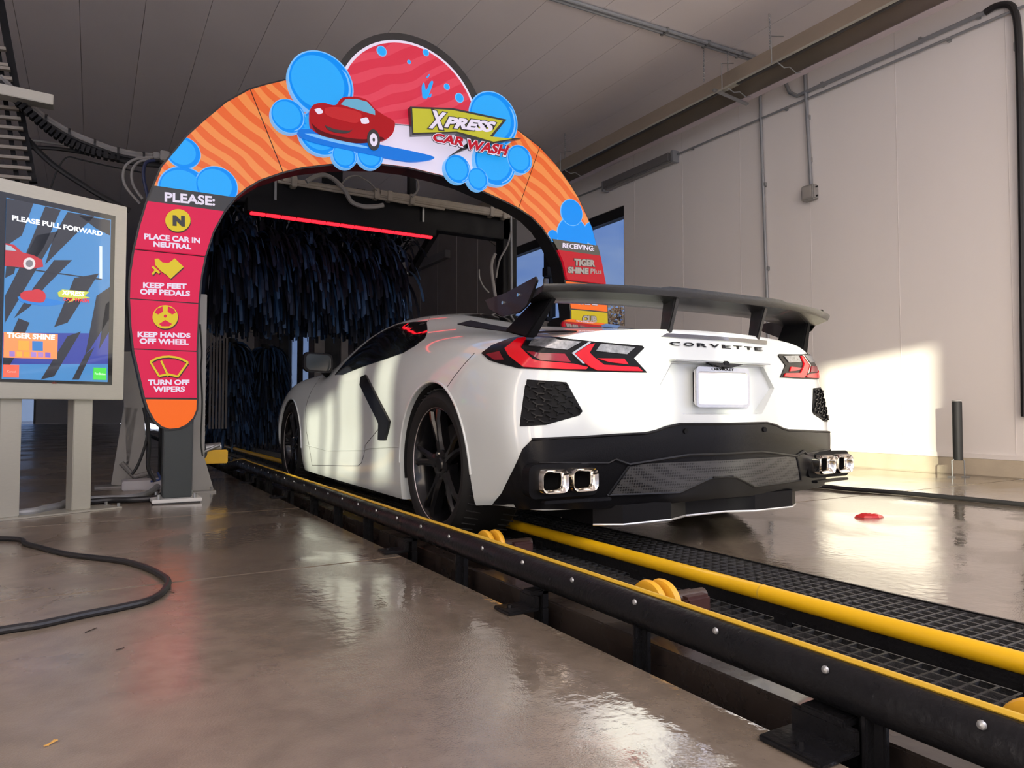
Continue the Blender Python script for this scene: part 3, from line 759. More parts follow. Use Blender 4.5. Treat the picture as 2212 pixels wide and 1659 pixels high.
# ---- wheels
def wheel(s, y, Rt, Rr, wd, xo):
    """s side, xo = outer face |x|"""
    zc = Rt; org = (0, y, zc); X = lambda h: s*(xo-h)
    mb = MB(); prof = [(.035, Rr-.012), (.012, Rr+.002), (.004, Rr+.02), (.0, Rr+(Rt-Rr)*.55), (.012, Rt-.018), (.035, Rt-.003), (wd*.5, Rt), (wd-.035, Rt-.003), (wd-.01, Rt-.02), (wd, Rr+.03), (wd-.02, Rr-.01)]
    mb.lathe([(X(h), r) for h, r in prof], org, 'X', 72)
    # tread grooves: shallow ribs
    rim = MB(); rp = [(.034, Rr-.010), (.030, Rr-.001), (.024, Rr+.004), (.02, Rr-.006), (.045, Rr-.022), (.10, Rr-.03), (wd*.9, Rr-.03)]
    rim.lathe([(X(h), r) for h, r in rp], org, 'X', 72)
    wo_ = rim.build('wheel', M_rim, car, smooth=True, label=None, sharp=30)
    ty = mb.build('tyre', M_tyre, wo_, smooth=True, sharp=40)
    gr = MB()
    for k in range(60):
        a = 2*PI*k/60; c_, s_ = math.cos(a), math.sin(a)
        for h0, h1 in ((.02, .09), (wd-.09, wd-.02)):
            p = Vector((X(h0), y+c_*(Rt-.001), zc+s_*(Rt-.001))); q = Vector((X(h1), y+math.cos(a+.05)*(Rt+.001), zc+math.sin(a+.05)*(Rt+.001)))
            gr.bar(p, q, .004, .004, (0, c_, s_))
    g_ = gr.build('tread_block', mat('tread_edge', (.03, .03, .03), .6), wo_); g_['kind'] = 'stuff'
    MB().tube([(X(.018), y+math.cos(2*PI*k/72)*(Rr+.001), zc+math.sin(2*PI*k/72)*(Rr+.001)) for k in range(72)], .0028, 6, closed=True).build('pinstripe_ring', mat('silver_pinstripe', (.62, .56, .54), .3, .6), wo_, smooth=True)
    # spokes
    for k in range(5):
        a0 = 2*PI*k/5+R(80)
        mb = MB()
        for da in (-.16, .16):
            pts = []
            for (r, w2, d) in ((.035, .040, .045), (Rr*.42, .022, .038), (Rr*.80, .017, .026), (Rr-.008, .022, .028)):
                a = a0+da*(0.3+.7*r/Rr)*(1 if r > .06 else 1.5)
                c = Vector((0, math.cos(a), math.sin(a))); tn = Vector((0, -math.sin(a), math.cos(a)))
                base = Vector((0, y, zc))+c*r
                pts.append([base+tn*w2*.9+Vector((X(d+.006), 0, 0)), base+tn*w2*.35*(1 if da > 0 else 1)+Vector((X(d-.006), 0, 0)), base-tn*w2*.35+Vector((X(d-.006), 0, 0)), base-tn*w2*.9+Vector((X(d+.006), 0, 0)), base-tn*w2*.7+Vector((X(d+.045), 0, 0)), base+tn*w2*.7+Vector((X(d+.045), 0, 0))])
            vs = sum(pts, []); fs = []
            for i in range(3):
                for q in range(6): fs.append((i*6+q, i*6+(q+1) % 6, (i+1)*6+(q+1) % 6, (i+1)*6+q))
            fs += [tuple(range(6)), tuple(18+q for q in range(6))]
            mb.add(vs, fs)
        mb.build('spoke', M_rim, wo_, smooth=True, sharp=25)
    mb = MB(); mb.lathe([(X(.03), .0), (X(.03), .028), (X(.036), .034), (X(.038), .07), (X(.09), .08)], org, 'X', 24); mb.build('hub', M_rim, wo_, smooth=True, sharp=30)
    for k in range(5):
        a = 2*PI*k/5+R(64); MB().cyl((X(.032), y+.052*math.cos(a), zc+.052*math.sin(a)), (X(.05), y+.052*math.cos(a), zc+.052*math.sin(a)), .009, 8).build('lug_nut', M_chrome if k == 0 else M_rim, wo_)
    mb = MB(); mb.lathe([(X(.115), .05), (X(.115), Rr-.075), (X(.14), Rr-.075), (X(.14), .05)], org, 'X', 48); mb.build('brake_disc', mat('brake_disc', (.025, .022, .02), .5, .4), wo_, smooth=True, sharp=30)
    mb = MB(); 
    for k in range(9):
        a = R(180-18-68*k/8) if y < 1 else R(20+60*k/8)
        c_, s_ = math.cos(a), math.sin(a)
        if k: pass
    arc = [R((128 if y < 1 else 15)+50*k/8) for k in range(9)]
    for k in range(8):
        a, b = arc[k], arc[k+1]; r0, r1 = Rr-.125, Rr-.045
        P = lambda aa, rr, h: (X(h), y+rr*math.cos(aa), zc+rr*math.sin(aa))
        mb.add([P(a, r0, .085), P(a, r1, .085), P(b, r1, .085), P(b, r0, .085), P(a, r0, .17), P(a, r1, .17), P(b, r1, .17), P(b, r0, .17)], [(0,1,2,3),(4,7,6,5),(0,4,5,1),(1,5,6,2),(2,6,7,3),(3,7,4,0)])
    mb.build('brake_caliper', M_calip, wo_, label='red brake caliper')
    # wheel housing liner
    li = MB(); rl = (.373 if y < 1 else .351)
    
    ra_ = [R(-14+208*k/40) for k in range(41)]; pv = [(s*.62, y+math.cos(a)*(rl-.003), max(.13, zc+math.sin(a)*(rl-.003))) for a in ra_]; pw = [(s*.935, p[1], p[2]) for p in pv]
    li.add(pv+pw, [(k, k+1, 42+k, 41+k) for k in range(40)]+[tuple(range(41))]); li.build('arch_liner', mat('liner', (.006, .006, .006), .9), wo_, smooth=True, fixn=False)
for s in (-1, 1):
    wheel(s, RY, .3455, .262, .30, .946); wheel(s, FY, .327, .248, .245, .946)
# white lip around the arches comes with the body skin; thin rolled edge
for y, r, zc in ((RY, .376, .345), (FY, .354, .327)):
    for s in (-1, 1):
        pts = []
        for k in range(0, 41):
            a = R(-2+184*k/40); yy = y+math.cos(a)*(r+.004); zz = zc+math.sin(a)*(r+.004); h, nn = hitX(yy, zz, s)
            if h is not None and abs(h.x) > .8: pts.append((h.x, yy, zz))
        if len(pts) > 3: MB().tube(pts, .006, 6).build('arch_lip', M_paint, body, smooth=True)
# ================================================================== welcome arch
AY = 2.06
def A(px, py): p = onY(px, py, AY); return (p.x, p.z)
def em(name, rgb, k=.85): 
    c = srgb(*rgb); return mat(name, tuple(v*.35 for v in c), .35, spec=.2, emit=k*.88, ecol=c)
E_red = em('sign_red', (238, 38, 88), .62); E_or = em('sign_orange', (255, 112, 35), .75); E_bl = em('sign_blue', (0, 145, 250), .8); E_bl2 = em('sign_blue_mid', (45, 172, 255), .8)
E_lb = em('sign_light_blue', (125, 195, 255), .8); E_bk = mat('sign_black', srgb(38, 38, 38), .3, coat=.3); E_yl = em('sign_yellow', (232, 205, 50), .7)
E_wh = em('sign_white', (235, 225, 245), .8); E_pk = em('sign_pink', (240, 85, 110), .7); E_dr = em('sign_crimson', (205, 22, 45), .6); E_gold = em('sign_gold', (215, 190, 20), .6)
E_sh = mat('sign_shadow', srgb(60, 20, 40), .4); E_drr = em('car_red', (200, 25, 35), .5); E_dk = em('car_dark_red', (110, 15, 25), .4)
M_case = mat('arch_case_black', (.012, .012, .013), .35, bump=.1)
# tiger striped orange
ms_ = bpy.data.materials.new('tiger_stripe_orange'); ms_.use_nodes = True; t = ms_.node_tree; b = t.nodes['Principled BSDF']
tcn = N(t, 'ShaderNodeTexCoord'); mpn = N(t, 'ShaderNodeMapping'); mpn.inputs['Rotation'].default_value = (0, R(-38), 0); mpn.inputs['Location'].default_value = (.1, 0, .3)
wv = N(t, 'ShaderNodeTexWave'); wv.bands_direction = 'Z'; wv.inputs['Scale'].default_value = 3.1; wv.inputs['Distortion'].default_value = 5.5; wv.inputs['Detail'].default_value = 1.2; wv.inputs['Detail Scale'].default_value = .9
t.links.new(tcn.outputs['Object'], mpn.inputs[0]); t.links.new(mpn.outputs[0], wv.inputs['Vector'])
crn = N(t, 'ShaderNodeValToRGB'); crn.color_ramp.elements[0].position = .50; crn.color_ramp.elements[0].color = (*srgb(244, 98, 22), 1)
crn.color_ramp.elements[1].position = .54; crn.color_ramp.elements[1].color = (*srgb(255, 150, 72), 1)
t.links.new(wv.outputs['Fac'], crn.inputs[0]); t.links.new(crn.outputs[0], b.inputs['Emission Color'])
b.inputs['Base Color'].default_value = (.16, .04, .01, 1); b.inputs['Emission Strength'].default_value = .72; b.inputs['Roughness'].default_value = .3
outer_px = [(386,924),(367,926),(350,921),(335,908),(322,885),(314,861),(303,813),(290,757),(284,704),(281,645),(282,598),(290.6,541),(303,487),(318,438),(331,406),(350,361),(380.5,325),(404.7,294.7),(441,261.5),(489,222),(539,194.6),(575,184),(617,174),(680,163),(760,160),(860,168),(950,190),(1030,225),(1116,281),(1165,319),(1200,357),(1231,400),(1247.7,427),(1264.6,463),(1277,493),(1285.7,526.6),(1294,558),(1304.6,613),(1310.5,651),(1312,697.5)]
inner_px = [(402,917),(417,902),(424,885),(425,861),(424,757),(426.5,704),(428,655),(434,594),(442.5,552),(459,501),(483,457),(507,426),(531,406),(561,388),(611,371),(652,361),(712,354),(760,352),(819,353),(882,361),(952,378),(1000,393),(1042,411.5),(1081,429),(1100,438),(1123,450.6),(1148.5,467.5),(1172,491),(1188.6,516),(1203,543.5),(1214,569),(1222,608),(1231,649),(1234,674),(1234.5,695)]
OUT = [A(*p) for p in outer_px]; INN = [A(*p) for p in inner_px]
mxc = (OUT[10][0]+OUT[-1][0])/2
low = lambda L, z1: [(2*mxc-x, z) for x, z in L if z < z1-.02]
zo = OUT[-1][1]; OUT_R = low(OUT[:12], zo)[::-1]
zi = INN[-1][1]; dx_ = INN[-1][0]-(2*mxc-[p for p in INN[:12] if p[1] < zi+.05][-1][0])
INN_R = [(x+dx_, z) for x, z in low(INN[:12], zi)]
FACE = OUT+OUT_R+INN_R+INN[::-1]
if True:
    # clockwise loop: outer left tip .. outer right tip, inner right tip .. inner left tip
    FACE = OUT+[p for p in OUT_R]+INN_R+INN[::-1]
arch = thing('welcome_arch', 'tall illuminated orange and blue arch with instruction panels standing over the lane', 'arch', (mxc, AY, 0))
def flat(name, poly, m, y0, y1=None, parent=None, bevel=0, label=None):
    """2D x,z polygon as a slab between y0 (front) and y1"""
    y1 = AY+.001 if y1 is None else y1
    r = delaunay_2d_cdt([Vector(p) for p in poly], [], [list(range(len(poly)))], 1, 1e-6)
    vs2, fs2 = [tuple(v) for v in r[0]], r[2]; n = len(vs2)
    ec = set()
    for f in fs2:
        for i in range(len(f)): ec.add((f[i], f[(i+1) % len(f)]))
    mb = MB(); mb.add([(x, y0, z) for x, z in vs2]+[(x, y1, z) for x, z in vs2], [tuple(f) for f in fs2]+[tuple(i+n for i in f[::-1]) for f in fs2]+[(a, b, b+n, a+n) for a, b in ec if (b, a) not in ec])
    return mb.build(name, m, arch if parent is None else parent, label=label)
def grow(poly, k):
    n = len(poly); out = []
    a = sum(poly[i][0]*poly[(i+1) % n][1]-poly[(i+1) % n][0]*poly[i][1] for i in range(n)); sg = 1 if a > 0 else -1
    for i in range(n):
        p = Vector(poly[i-1]); q = Vector(poly[i]); r = Vector(poly[(i+1) % n])
        d1 = (q-p).normalized(); d2 = (r-q).normalized(); nn = Vector((d1.y+d2.y, -d1.x-d2.x)); 
        if nn.length < 1e-6: nn = Vector((d1.y, -d1.x))
        out.append(tuple(q+nn.normalized()*k*sg))
    return out
circ = lambda cx, cz, r, n=40: [(cx+r*math.cos(2*PI*k/n), cz+r*math.sin(2*PI*k/n)) for k in range(n)]
flat('arch_case', grow(FACE, .012), M_case, AY, AY+.17)
# bands
zb = lambda *p: sum(A(*q)[1] for q in p)/len(p)
z_top = zb((331,406),(507,426)); z_b = zb((318,438),(482,457)); z1 = zb((291,541),(442,554)); z2 = zb((281,648),(428,655)); z3 = zb((290,757),(424,758)); z4 = zb((314,861),(425,861))
LEFT = lambda za, zb_: [p for p in clip_convex(FACE, [(-3, za), (-1.2, za), (-1.2, zb_), (-3, zb_)]) if p[0] < -1.3]
RIGHT = lambda za, zb_: [p for p in clip_convex(FACE, [(1.0, za), (4, za), (4, zb_), (1.0, zb_)]) if p[0] > 1.08]
D1 = AY-.006
flat('black_band', LEFT(z_b, z_top), E_bk, D1, label='black header band')
g_ = .006
for za, zb_ in ((z1, z_b), (z2, z1), (z3, z2), (z4, z3)): flat('instruction_panel', LEFT(za+g_, zb_-.001), E_red, D1, label='red instruction panel')
flat('end_cap', LEFT(0, z4-g_), E_or, D1, label='orange rounded foot of the left leg')
zr0 = zb((1190,519),(1286,530)); zr1 = zb((1200,541),(1292,553)); zr2 = zb((1222,608),(1305,614)); zr3 = zb((1232,668),(1311,674))
flat('black_band', RIGHT(zr1, zr0), E_bk, D1, label='black header band')
flat('menu_panel', RIGHT(zr2+g_, zr1-.001), E_dr, D1, label='crimson wash menu panel'); flat('menu_panel', RIGHT(zr3+g_, zr2-g_), E_or, D1, label='orange wash menu panel')
zr4 = zr3-(zr2-zr3); flat('menu_panel', RIGHT(zr4+g_, zr3-g_), E_gold, D1, label='yellow wash menu panel'); flat('end_cap', RIGHT(0, zr4-g_), E_or, D1)
# orange stripe panels, divided by radial joints
j1 = (A(541,195), A(611,372)); j2 = (A(1165,319), A(1120,449))
cen_ = (mxc, 1.2)
def halfplane(a, b, side):
    d = (Vector(b)-Vector(a)).normalized(); nn = Vector((-d.y, d.x))*side; a = Vector(a)-d*5; b = Vector(b)+d*9; off = nn*.004
    return [tuple(a+off), tuple(b+off), tuple(b+nn*8), tuple(a+nn*8)]
sd1 = 1 if (Vector((-10, 0))-Vector((0, 0))).dot(Vector((-(j1[1][1]-j1[0][1]), j1[1][0]-j1[0][0]))) > 0 else -1
ARC = lambda P_, a, b, side: clip_convex(P_, halfplane(a, b, side))
upL = clip_convex(FACE, [(-3, z_top), (mxc+.3, z_top), (mxc+.3, 4), (-3, 4)]); upR = clip_convex(FACE, [(mxc+.3, zr0), (4, zr0), (4, 4), (mxc+.3, 4)])
P1 = ARC(upL, j1[0], j1[1], sd1); P2 = ARC(upL, j1[0], j1[1], -sd1)
sd2 = 1 if Vector((10, 0)).dot(Vector((-(j2[1][1]-j2[0][1]), j2[1][0]-j2[0][0]))) > 0 else -1
P3 = ARC(upR, j2[0], j2[1], -sd2); P4 = ARC(upR, j2[0], j2[1], sd2)
for P_ in (P1, P2, P3, P4): flat('striped_panel', P_, ms_, D1, label='orange panel with tiger stripes')
# white centre of the crown
cw = clip_convex(FACE, [A(735,420), A(1000,420), A(1075,330), A(1040,150), A(735,150)])
flat('white_panel', cw, E_wh, D1-.002)
# crown disc
def circle3(a, b, c):
    ax, ay = a; bx, by = b; cx, cy = c; d = 2*(ax*(by-cy)+bx*(cy-ay)+cx*(ay-by))
    ux = ((ax*ax+ay*ay)*(by-cy)+(bx*bx+by*by)*(cy-ay)+(cx*cx+cy*cy)*(ay-by))/d; uy = ((ax*ax+ay*ay)*(cx-bx)+(bx*bx+by*by)*(ax-cx)+(cx*cx+cy*cy)*(bx-ax))/d
    return ux, uy, math.hypot(ax-ux, ay-uy)
dc = circle3(A(733,137), A(856,75), A(1026,205))
wc = circle3(A(742,150), A(852,91), A(1014,215))
def clipabove(poly, a, b): 
    a = Vector(a); b = Vector(b); d = (b-a).normalized(); nn = Vector((-d.y, d.x))
    if nn.y < 0: nn = -nn
    return clip_convex(poly, [tuple(a-d*5), tuple(b+d*5), tuple(b+d*5+nn*9), tuple(a-d*5+nn*9)])
base_l = (A(640,250), A(1060,290))
flat('crown_disc', clipabove(circ(dc[0], dc[1], dc[2], 72), *base_l), E_bk, AY-.03, AY+.10, label='black round crown panel')
flat('crown_ring', clipabove(circ(wc[0], wc[1], wc[2], 72), *base_l), E_wh, AY-.036, AY-.02)
msr = bpy.data.materials.new('tiger_stripe_red'); msr.use_nodes = True; t = msr.node_tree; b = t.nodes['Principled BSDF']
tcn = N(t, 'ShaderNodeTexCoord'); mpn = N(t, 'ShaderNodeMapping'); mpn.inputs['Rotation'].default_value = (0, R(30), 0)
wv = N(t, 'ShaderNodeTexWave'); wv.bands_direction = 'Z'; wv.inputs['Scale'].default_value = 2.4; wv.inputs['Distortion'].default_value = 6; wv.inputs['Detail'].default_value = 1.2; wv.inputs['Detail Scale'].default_value = .8
t.links.new(tcn.outputs['Object'], mpn.inputs[0]); t.links.new(mpn.outputs[0], wv.inputs['Vector'])
crn = N(t, 'ShaderNodeValToRGB'); crn.color_ramp.elements[0].position = .58; crn.color_ramp.elements[0].color = (*srgb(214, 28, 60), 1)
crn.color_ramp.elements[1].position = .63; crn.color_ramp.elements[1].color = (*srgb(228, 66, 88), 1)
t.links.new(wv.outputs['Fac'], crn.inputs[0]); t.links.new(crn.outputs[0], b.inputs['Emission Color']); b.inputs['Base Color'].default_value = (.3, .02, .04, 1); b.inputs['Emission Strength'].default_value = .65
flat('crown_face', clipabove(circ(wc[0], wc[1], wc[2]-.022, 72), *base_l), msr, AY-.042, AY-.03, label='red striped crown face')
PXM = lambda px, py: FPX/((onY(px, py, AY)-CAM).dot(F_))
def bubble(px, py, hh, clip=None, y=AY-.05, nm='bubble', small=False, hl=True):
    x, z = A(px, py); r = hh/PXM(px, py)
    cp = (lambda c: clip_convex(FACE, c)) if clip else (lambda c: c)
    q = cp(circ(x, z, r))
    if not q: return
    root = flat(nm, q, E_lb if not small else E_bl2, y, y+.05)
    q = cp(circ(x-.0, z, r*.955));  flat('bubble_disc', q, E_bl, y-.003, y, root)
    if hl:
        q = cp(circ(x-r*.10, z+r*.02, r*.80)); flat('bubble_light', q, E_bl2, y-.005, y-.002, root)
        # crescent rim light
        pts = [(x+r*.90*math.cos(a), z+r*.90*math.sin(a)) for a in [R(d) for d in range(-70, 41, 8)]]+[(x-r*.06+r*.90*math.cos(a), z+r*.01+r*.88*math.sin(a)) for a in [R(d) for d in range(40, -71, -8)]]
        if not clip: flat('bubble_gleam', pts, E_lb, y-.007, y-.004, root)
    return root
bubble(690,187,71); bubble(619,257,37, y=AY-.056); bubble(690,292,49, y=AY-.052); bubble(739,343,27, y=AY-.064); bubble(794,341,29, y=AY-.058)
bubble(1060,262,60); bubble(982,370,31, y=AY-.058); bubble(1063,355,51, y=AY-.054); bubble(1025,392,25, y=AY-.064); bubble(1115,349,31, y=AY-.06)
bubble(395.6,331,35, True, AY-.012); bubble(398,412,52, True, AY-.010); bubble(468,403,43, True, AY-.014)
bubble(1233,460,29, True, AY-.014, hl=False); bubble(1236,510,42, True, AY-.010, hl=False); bubble(1193,510,13, True, AY-.012, hl=False); bubble(1280,505,26, True, AY-.009, hl=False)
# re-cover the parts of bubbles over the black bands
flat('band_face', LEFT(z_b, z_top), E_bk, AY-.028, AY-.02); flat('band_face', RIGHT(zr1, zr0), E_bk, AY-.028, AY-.02)
flat('panel_face', LEFT(z1+g_, z_b), E_red, AY-.028, AY-.02); flat('panel_face', RIGHT(zr2+g_, zr1), E_dr, AY-.028, AY-.02)
for px, py, r in ((820,116,11.5),(915,119,7.5),(879,139,4.5),(960,192,7),(987,216,10.5),(842,70,0)):
    if r: 
        x, z = A(px, py); k = r/PXM(px, py); q = flat('small_bubble', circ(x, z, k, 20), E_lb, AY-.045, AY-.04); flat('bubble_disc', circ(x, z, k*.82, 20), E_bl2, AY-.047, AY-.044, q)
# water puddle, plain red car (no face), lightning and lettering
c3 = lambda L: [A(560+x/3.568, 50+y/3.568) for x, y in L]
sp = lambda L, n=4: [tuple(v) for v in smoothcurve([Vector((*p, 0)) for p in L+[L[0]]], n)[:-1]]
def sp2(L, n=4): return [(v[0], v[1]) for v in sp(L, n)]
flat('water_puddle', sp2(c3([(275,870),(300,845),(420,850),(600,900),(900,960),(1150,1010),(1310,1050),(1290,1075),(1150,1090),(1000,1070),(850,1040),(600,990),(420,950),(310,910)])), em('puddle_blue', (20, 120, 225), .8), AY-.075, AY-.05)
flat('puddle_gleam', sp2(c3([(330,880),(420,885),(600,930),(800,975),(780,985),(600,955),(420,910)])), E_lb, AY-.078, AY-.07)
cy = AY-.085
cb = flat('printed_car', sp2(c3([(365,760),(370,700),(400,660),(470,648),(560,665),(610,610),(700,600),(800,625),(860,690),(930,740),(1010,790),(1005,860),(980,900),(930,930),(850,940),(720,950),(560,920),(430,880),(375,830)]), 5), E_drr, cy, AY-.05, label='plain red cartoon car print')
flat('printed_shade', sp2(c3([(375,800),(450,860),(600,905),(780,925),(900,905),(930,930),(850,945),(720,955),(560,925),(430,885)])), E_dk, cy-.003, cy, cb)
flat('printed_windscreen', c3([(600,660),(635,622),(720,618),(800,640),(860,705),(862,740),(730,700)]), em('print_glass', (120, 190, 225), .6), cy-.004, cy, cb)
flat('printed_bonnet', sp2(c3([(480,690),(560,680),(700,705),(760,740),(720,800),(600,780),(490,740)])), em('bonnet_red', (225, 50, 55), .5), cy-.003, cy, cb)
flat('printed_grille', sp2(c3([(480,820),(560,850),(660,860),(690,850),(650,880),(560,875),(500,850)])), E_bk, cy-.004, cy, cb)
flat('printed_lamp', sp2(c3([(400,700),(440,690),(465,720),(430,735)])), E_wh, cy-.004, cy, cb); flat('printed_lamp', sp2(c3([(750,770),(800,760),(815,800),(765,805)])), E_wh, cy-.004, cy, cb)
for (x, y, r_, c_) in ((850,930,82,E_bk),(850,930,50,E_wh),(850,930,15,E_bk)):
    q = A(560+x/3.568, 50+y/3.568); flat('printed_wheel', [(q[0]+r_*.62/3.568/PXM(790,310)*math.cos(a), q[1]+r_/3.568/PXM(790,310)*math.sin(a)) for a in [2*PI*k/24 for k in range(24)]], c_, cy-.005-(82-r_)*5e-5, cy, cb)
for L in ([(255,820),(280,800),(335,825),(300,830)], [(290,770),(310,765),(345,800),(320,795)]): flat('water_drop', sp2(c3(L)), E_bl, AY-.06, AY-.05)
for L in ([(1240,590),(1235,510),(1250,480),(1265,540),(1300,470),(1318,480),(1290,560),(1270,600)], [(1265,440),(1290,412),(1285,435)], [(1280,580),(1305,565),(1300,590)]): flat('water_splash', sp2(c3(L)), E_bl2, AY-.055, AY-.042)
ly = AY-.10
bolt = c3([(1125,680),(1450,690),(1860,775),(1750,912),(1975,918),(1750,960),(1640,925),(1650,960),(1420,1055),(1500,1000),(1600,925),(1480,880),(1140,895)])
bz = flat('lightning_bolt', bolt, E_bk, ly, AY-.05, label='yellow lightning flash behind the lettering')
flat('bolt_face', c3([(1140,695),(1440,705),(1830,785),(1730,905),(1900,922),(1760,945),(1620,905),(1480,868),(1150,880)]), em('bolt_yellow', (205, 200, 60), .7), ly-.004, ly, bz)
def sign_text(s, q, m, y, bold=.03, dy=.006, parent=None, shadow=None, grow_=0, shear=0):
    """q = four pixel corners tl,tr,br,bl on the arch plane"""
    tl, tr, br, bl = [Vector(A(*p)) for p in q]
    tv, tf = text_fit(s, (0, 1, 0, 1), bold=bold, shear=shear)
    def mp(u, v): return tuple(bl*(1-u)*(1-v)+br*u*(1-v)+tl*(1-u)*v+tr*u*v)
    vs = [mp(*v) for v in tv]
    def slab(name, vs, m, ya, yb, pr):
        n = len(vs); ec = set()
        for f in tf:
            for i in range(len(f)): ec.add((f[i], f[(i+1) % len(f)]))
        return MB().add([(x, ya, z) for x, z in vs]+[(x, yb, z) for x, z in vs], list(tf)+[tuple(i+n for i in f[::-1]) for f in tf]+[(a, b, b+n, a+n) for a, b in ec if (b, a) not in ec]).build(name, m, pr)
    o = slab('lettering', vs, m, y-dy, y, parent or arch)
    if shadow:
        t0, _ = text_mesh(s, bold=bold, shear=shear); t2, tf2 = text_mesh(s, bold=bold+grow_, shear=shear)
        ax0, ax1 = min(v[0] for v in t0), max(v[0] for v in t0); ay0, ay1 = min(v[1] for v in t0), max(v[1] for v in t0)
        tv2 = [((v[0]-ax0)/(ax1-ax0), (v[1]-ay0)/(ay1-ay0)) for v in t2]
        cx = sum(v[0] for v in vs)/len(vs); cz = sum(v[1] for v in vs)/len(vs)
        tv, tf = tv2, tf2
        k = 1.0; pad = grow_
        vs2 = []
        L = (tr-tl).length; Hh = (tl-bl).length
        for u, v in tv2: vs2.append(mp(u, v))
        slab('letter_outline', vs2, shadow, y-dy+.003, y+.002, o)
    return o
sx = lambda L: [(560+x/3.568, 50+y/3.568) for x, y in L]
sign_text('X', sx([(1285,712),(1395,735),(1370,862),(1258,848)]), E_wh, ly-.014, .05, shadow=E_bk, grow_=.05, shear=0)
sign_text('PRESS', sx([(1392,760),(1775,800),(1745,880),(1375,842)]), E_wh, ly-.014, .05, shadow=E_bk, grow_=.06, shear=.2)
for wd, L in (('CAR', [(1285,880),(1535,922),(1520,998),(1282,954)]), ('WASH', [(1548,926),(1872,982),(1852,1070),(1535,1012)])):
    sign_text(wd, sx(L), E_wh, ly-.018, .075, shadow=E_bk, grow_=.035, shear=.1)
    cx_ = sum(p[0] for p in L)/4; cy_ = sum(p[1] for p in L)/4
    sign_text(wd, sx([(cx_+(x-cx_)*.97, cy_+(y-cy_)*.86) for x, y in L]), E_dr, ly-.026, .035, shear=.1)
# left leg texts
q5 = lambda L: [(240+x/2.37, 400+y/2.37) for x, y in L]
ty = AY-.029
sign_text('PLEASE:', q5([(272,42),(528,64),(528,112),(272,90)]), E_wh, ty, .03)
sign_text('PLACE CAR IN', q5([(168,252),(452,275),(452,303),(168,282)]), E_wh, ty, .04)
sign_text('NEUTRAL', q5([(215,292),(407,308),(407,335),(215,320)]), E_wh, ty, .04)
ty2 = AY-.007
sign_text('KEEP FEET', q5([(163,499),(386,506),(386,533),(163,527)]), E_wh, ty2, .04)
sign_text('OFF PEDALS', q5([(147,531),(403,542),(403,570),(147,560)]), E_wh, ty2, .04)
sign_text('KEEP HANDS', q5([(135,750),(405,758),(405,783),(135,779)]), E_wh, ty2, .04)
sign_text('OFF WHEEL', q5([(145,784),(396,790),(396,818),(145,813)]), E_wh, ty2, .04)
sign_text('TURN OFF', q5([(188,996),(400,996),(400,1023),(188,1025)]), E_wh, ty2, .04)
sign_text('WIPERS', q5([(215,1030),(377,1030),(377,1058),(215,1061)]), E_wh, ty2, .04)
def icon(name, L, m, y, n=0, off=(0, 0), parent=None):
    L = [(x+off[0], y_+off[1]) for x, y_ in L]; P_ = [A(*p) for p in q5(L)]
    return flat(name, sp2(P_) if n else P_, m, y-.005, y, parent)
def ell(cx, cy, rx, ry, n=32): return [(cx+rx*math.cos(2*PI*k/n), cy+ry*math.sin(2*PI*k/n)) for k in range(n)]
i0 = icon('icon_disc', ell(341,192,65,58), E_sh, ty); icon('icon_face', ell(339,187,64,57), E_yl, ty-.005, parent=i0)
sign_text('N', q5([(312,162),(374,166),(374,220),(312,215)]), E_bk, ty-.011, .08, parent=i0)
foot = [(222,380),(240,378),(262,398),(292,402),(325,377),(370,421),(303,482),(284,462),(252,440),(225,410)]; ped = [(214,415),(250,448),(244,456),(228,444),(214,462),(206,455),(222,437),(206,422)]
for L in (foot, ped): i1 = icon('pedal_icon', L, E_sh, ty2, off=(4, 5)); icon('icon_face', L, E_yl, ty2-.005, parent=i1)
i2 = icon('steering_wheel_icon', ell(279,680,66,62), E_sh, ty2); icon('icon_face', ell(276,676,65,60), E_yl, ty2-.005, parent=i2)
for L in ([(222,655),(232,636),(262,622),(264,650),(240,664)], [(330,655),(320,636),(290,622),(288,650),(312,664)], [(244,712),(276,692),(310,712),(296,724),(258,724)]): icon('icon_opening', L, E_red, ty2-.010, parent=i2)
icon('icon_opening', ell(276,672,8,8,16), E_red, ty2-.010, parent=i2)
def strip(L, w_): 
    out = []; back = []
    for i, p in enumerate(L):
        a = Vector(L[max(i-1, 0)]); b = Vector(L[min(i+1, len(L)-1)]); d = (b-a).normalized(); nn = Vector((-d.y, d.x))*w_
        out.append(tuple(Vector(p)+nn)); back.append(tuple(Vector(p)-nn))
    return out+back[::-1]
arc_ = [(200,905),(230,888),(262,880),(295,878),(330,882),(362,892),(392,908)]
for L in (arc_, [(200,905),(245,978)], [(392,908),(340,980)], [(245,978),(290,968),(340,980)], [(255,900),(292,978)]):
    i3 = icon('wiper_icon', strip(L, 6), E_sh, ty2, off=(3, 5)); icon('icon_face', strip(L, 5), E_yl, ty2-.005, parent=i3)
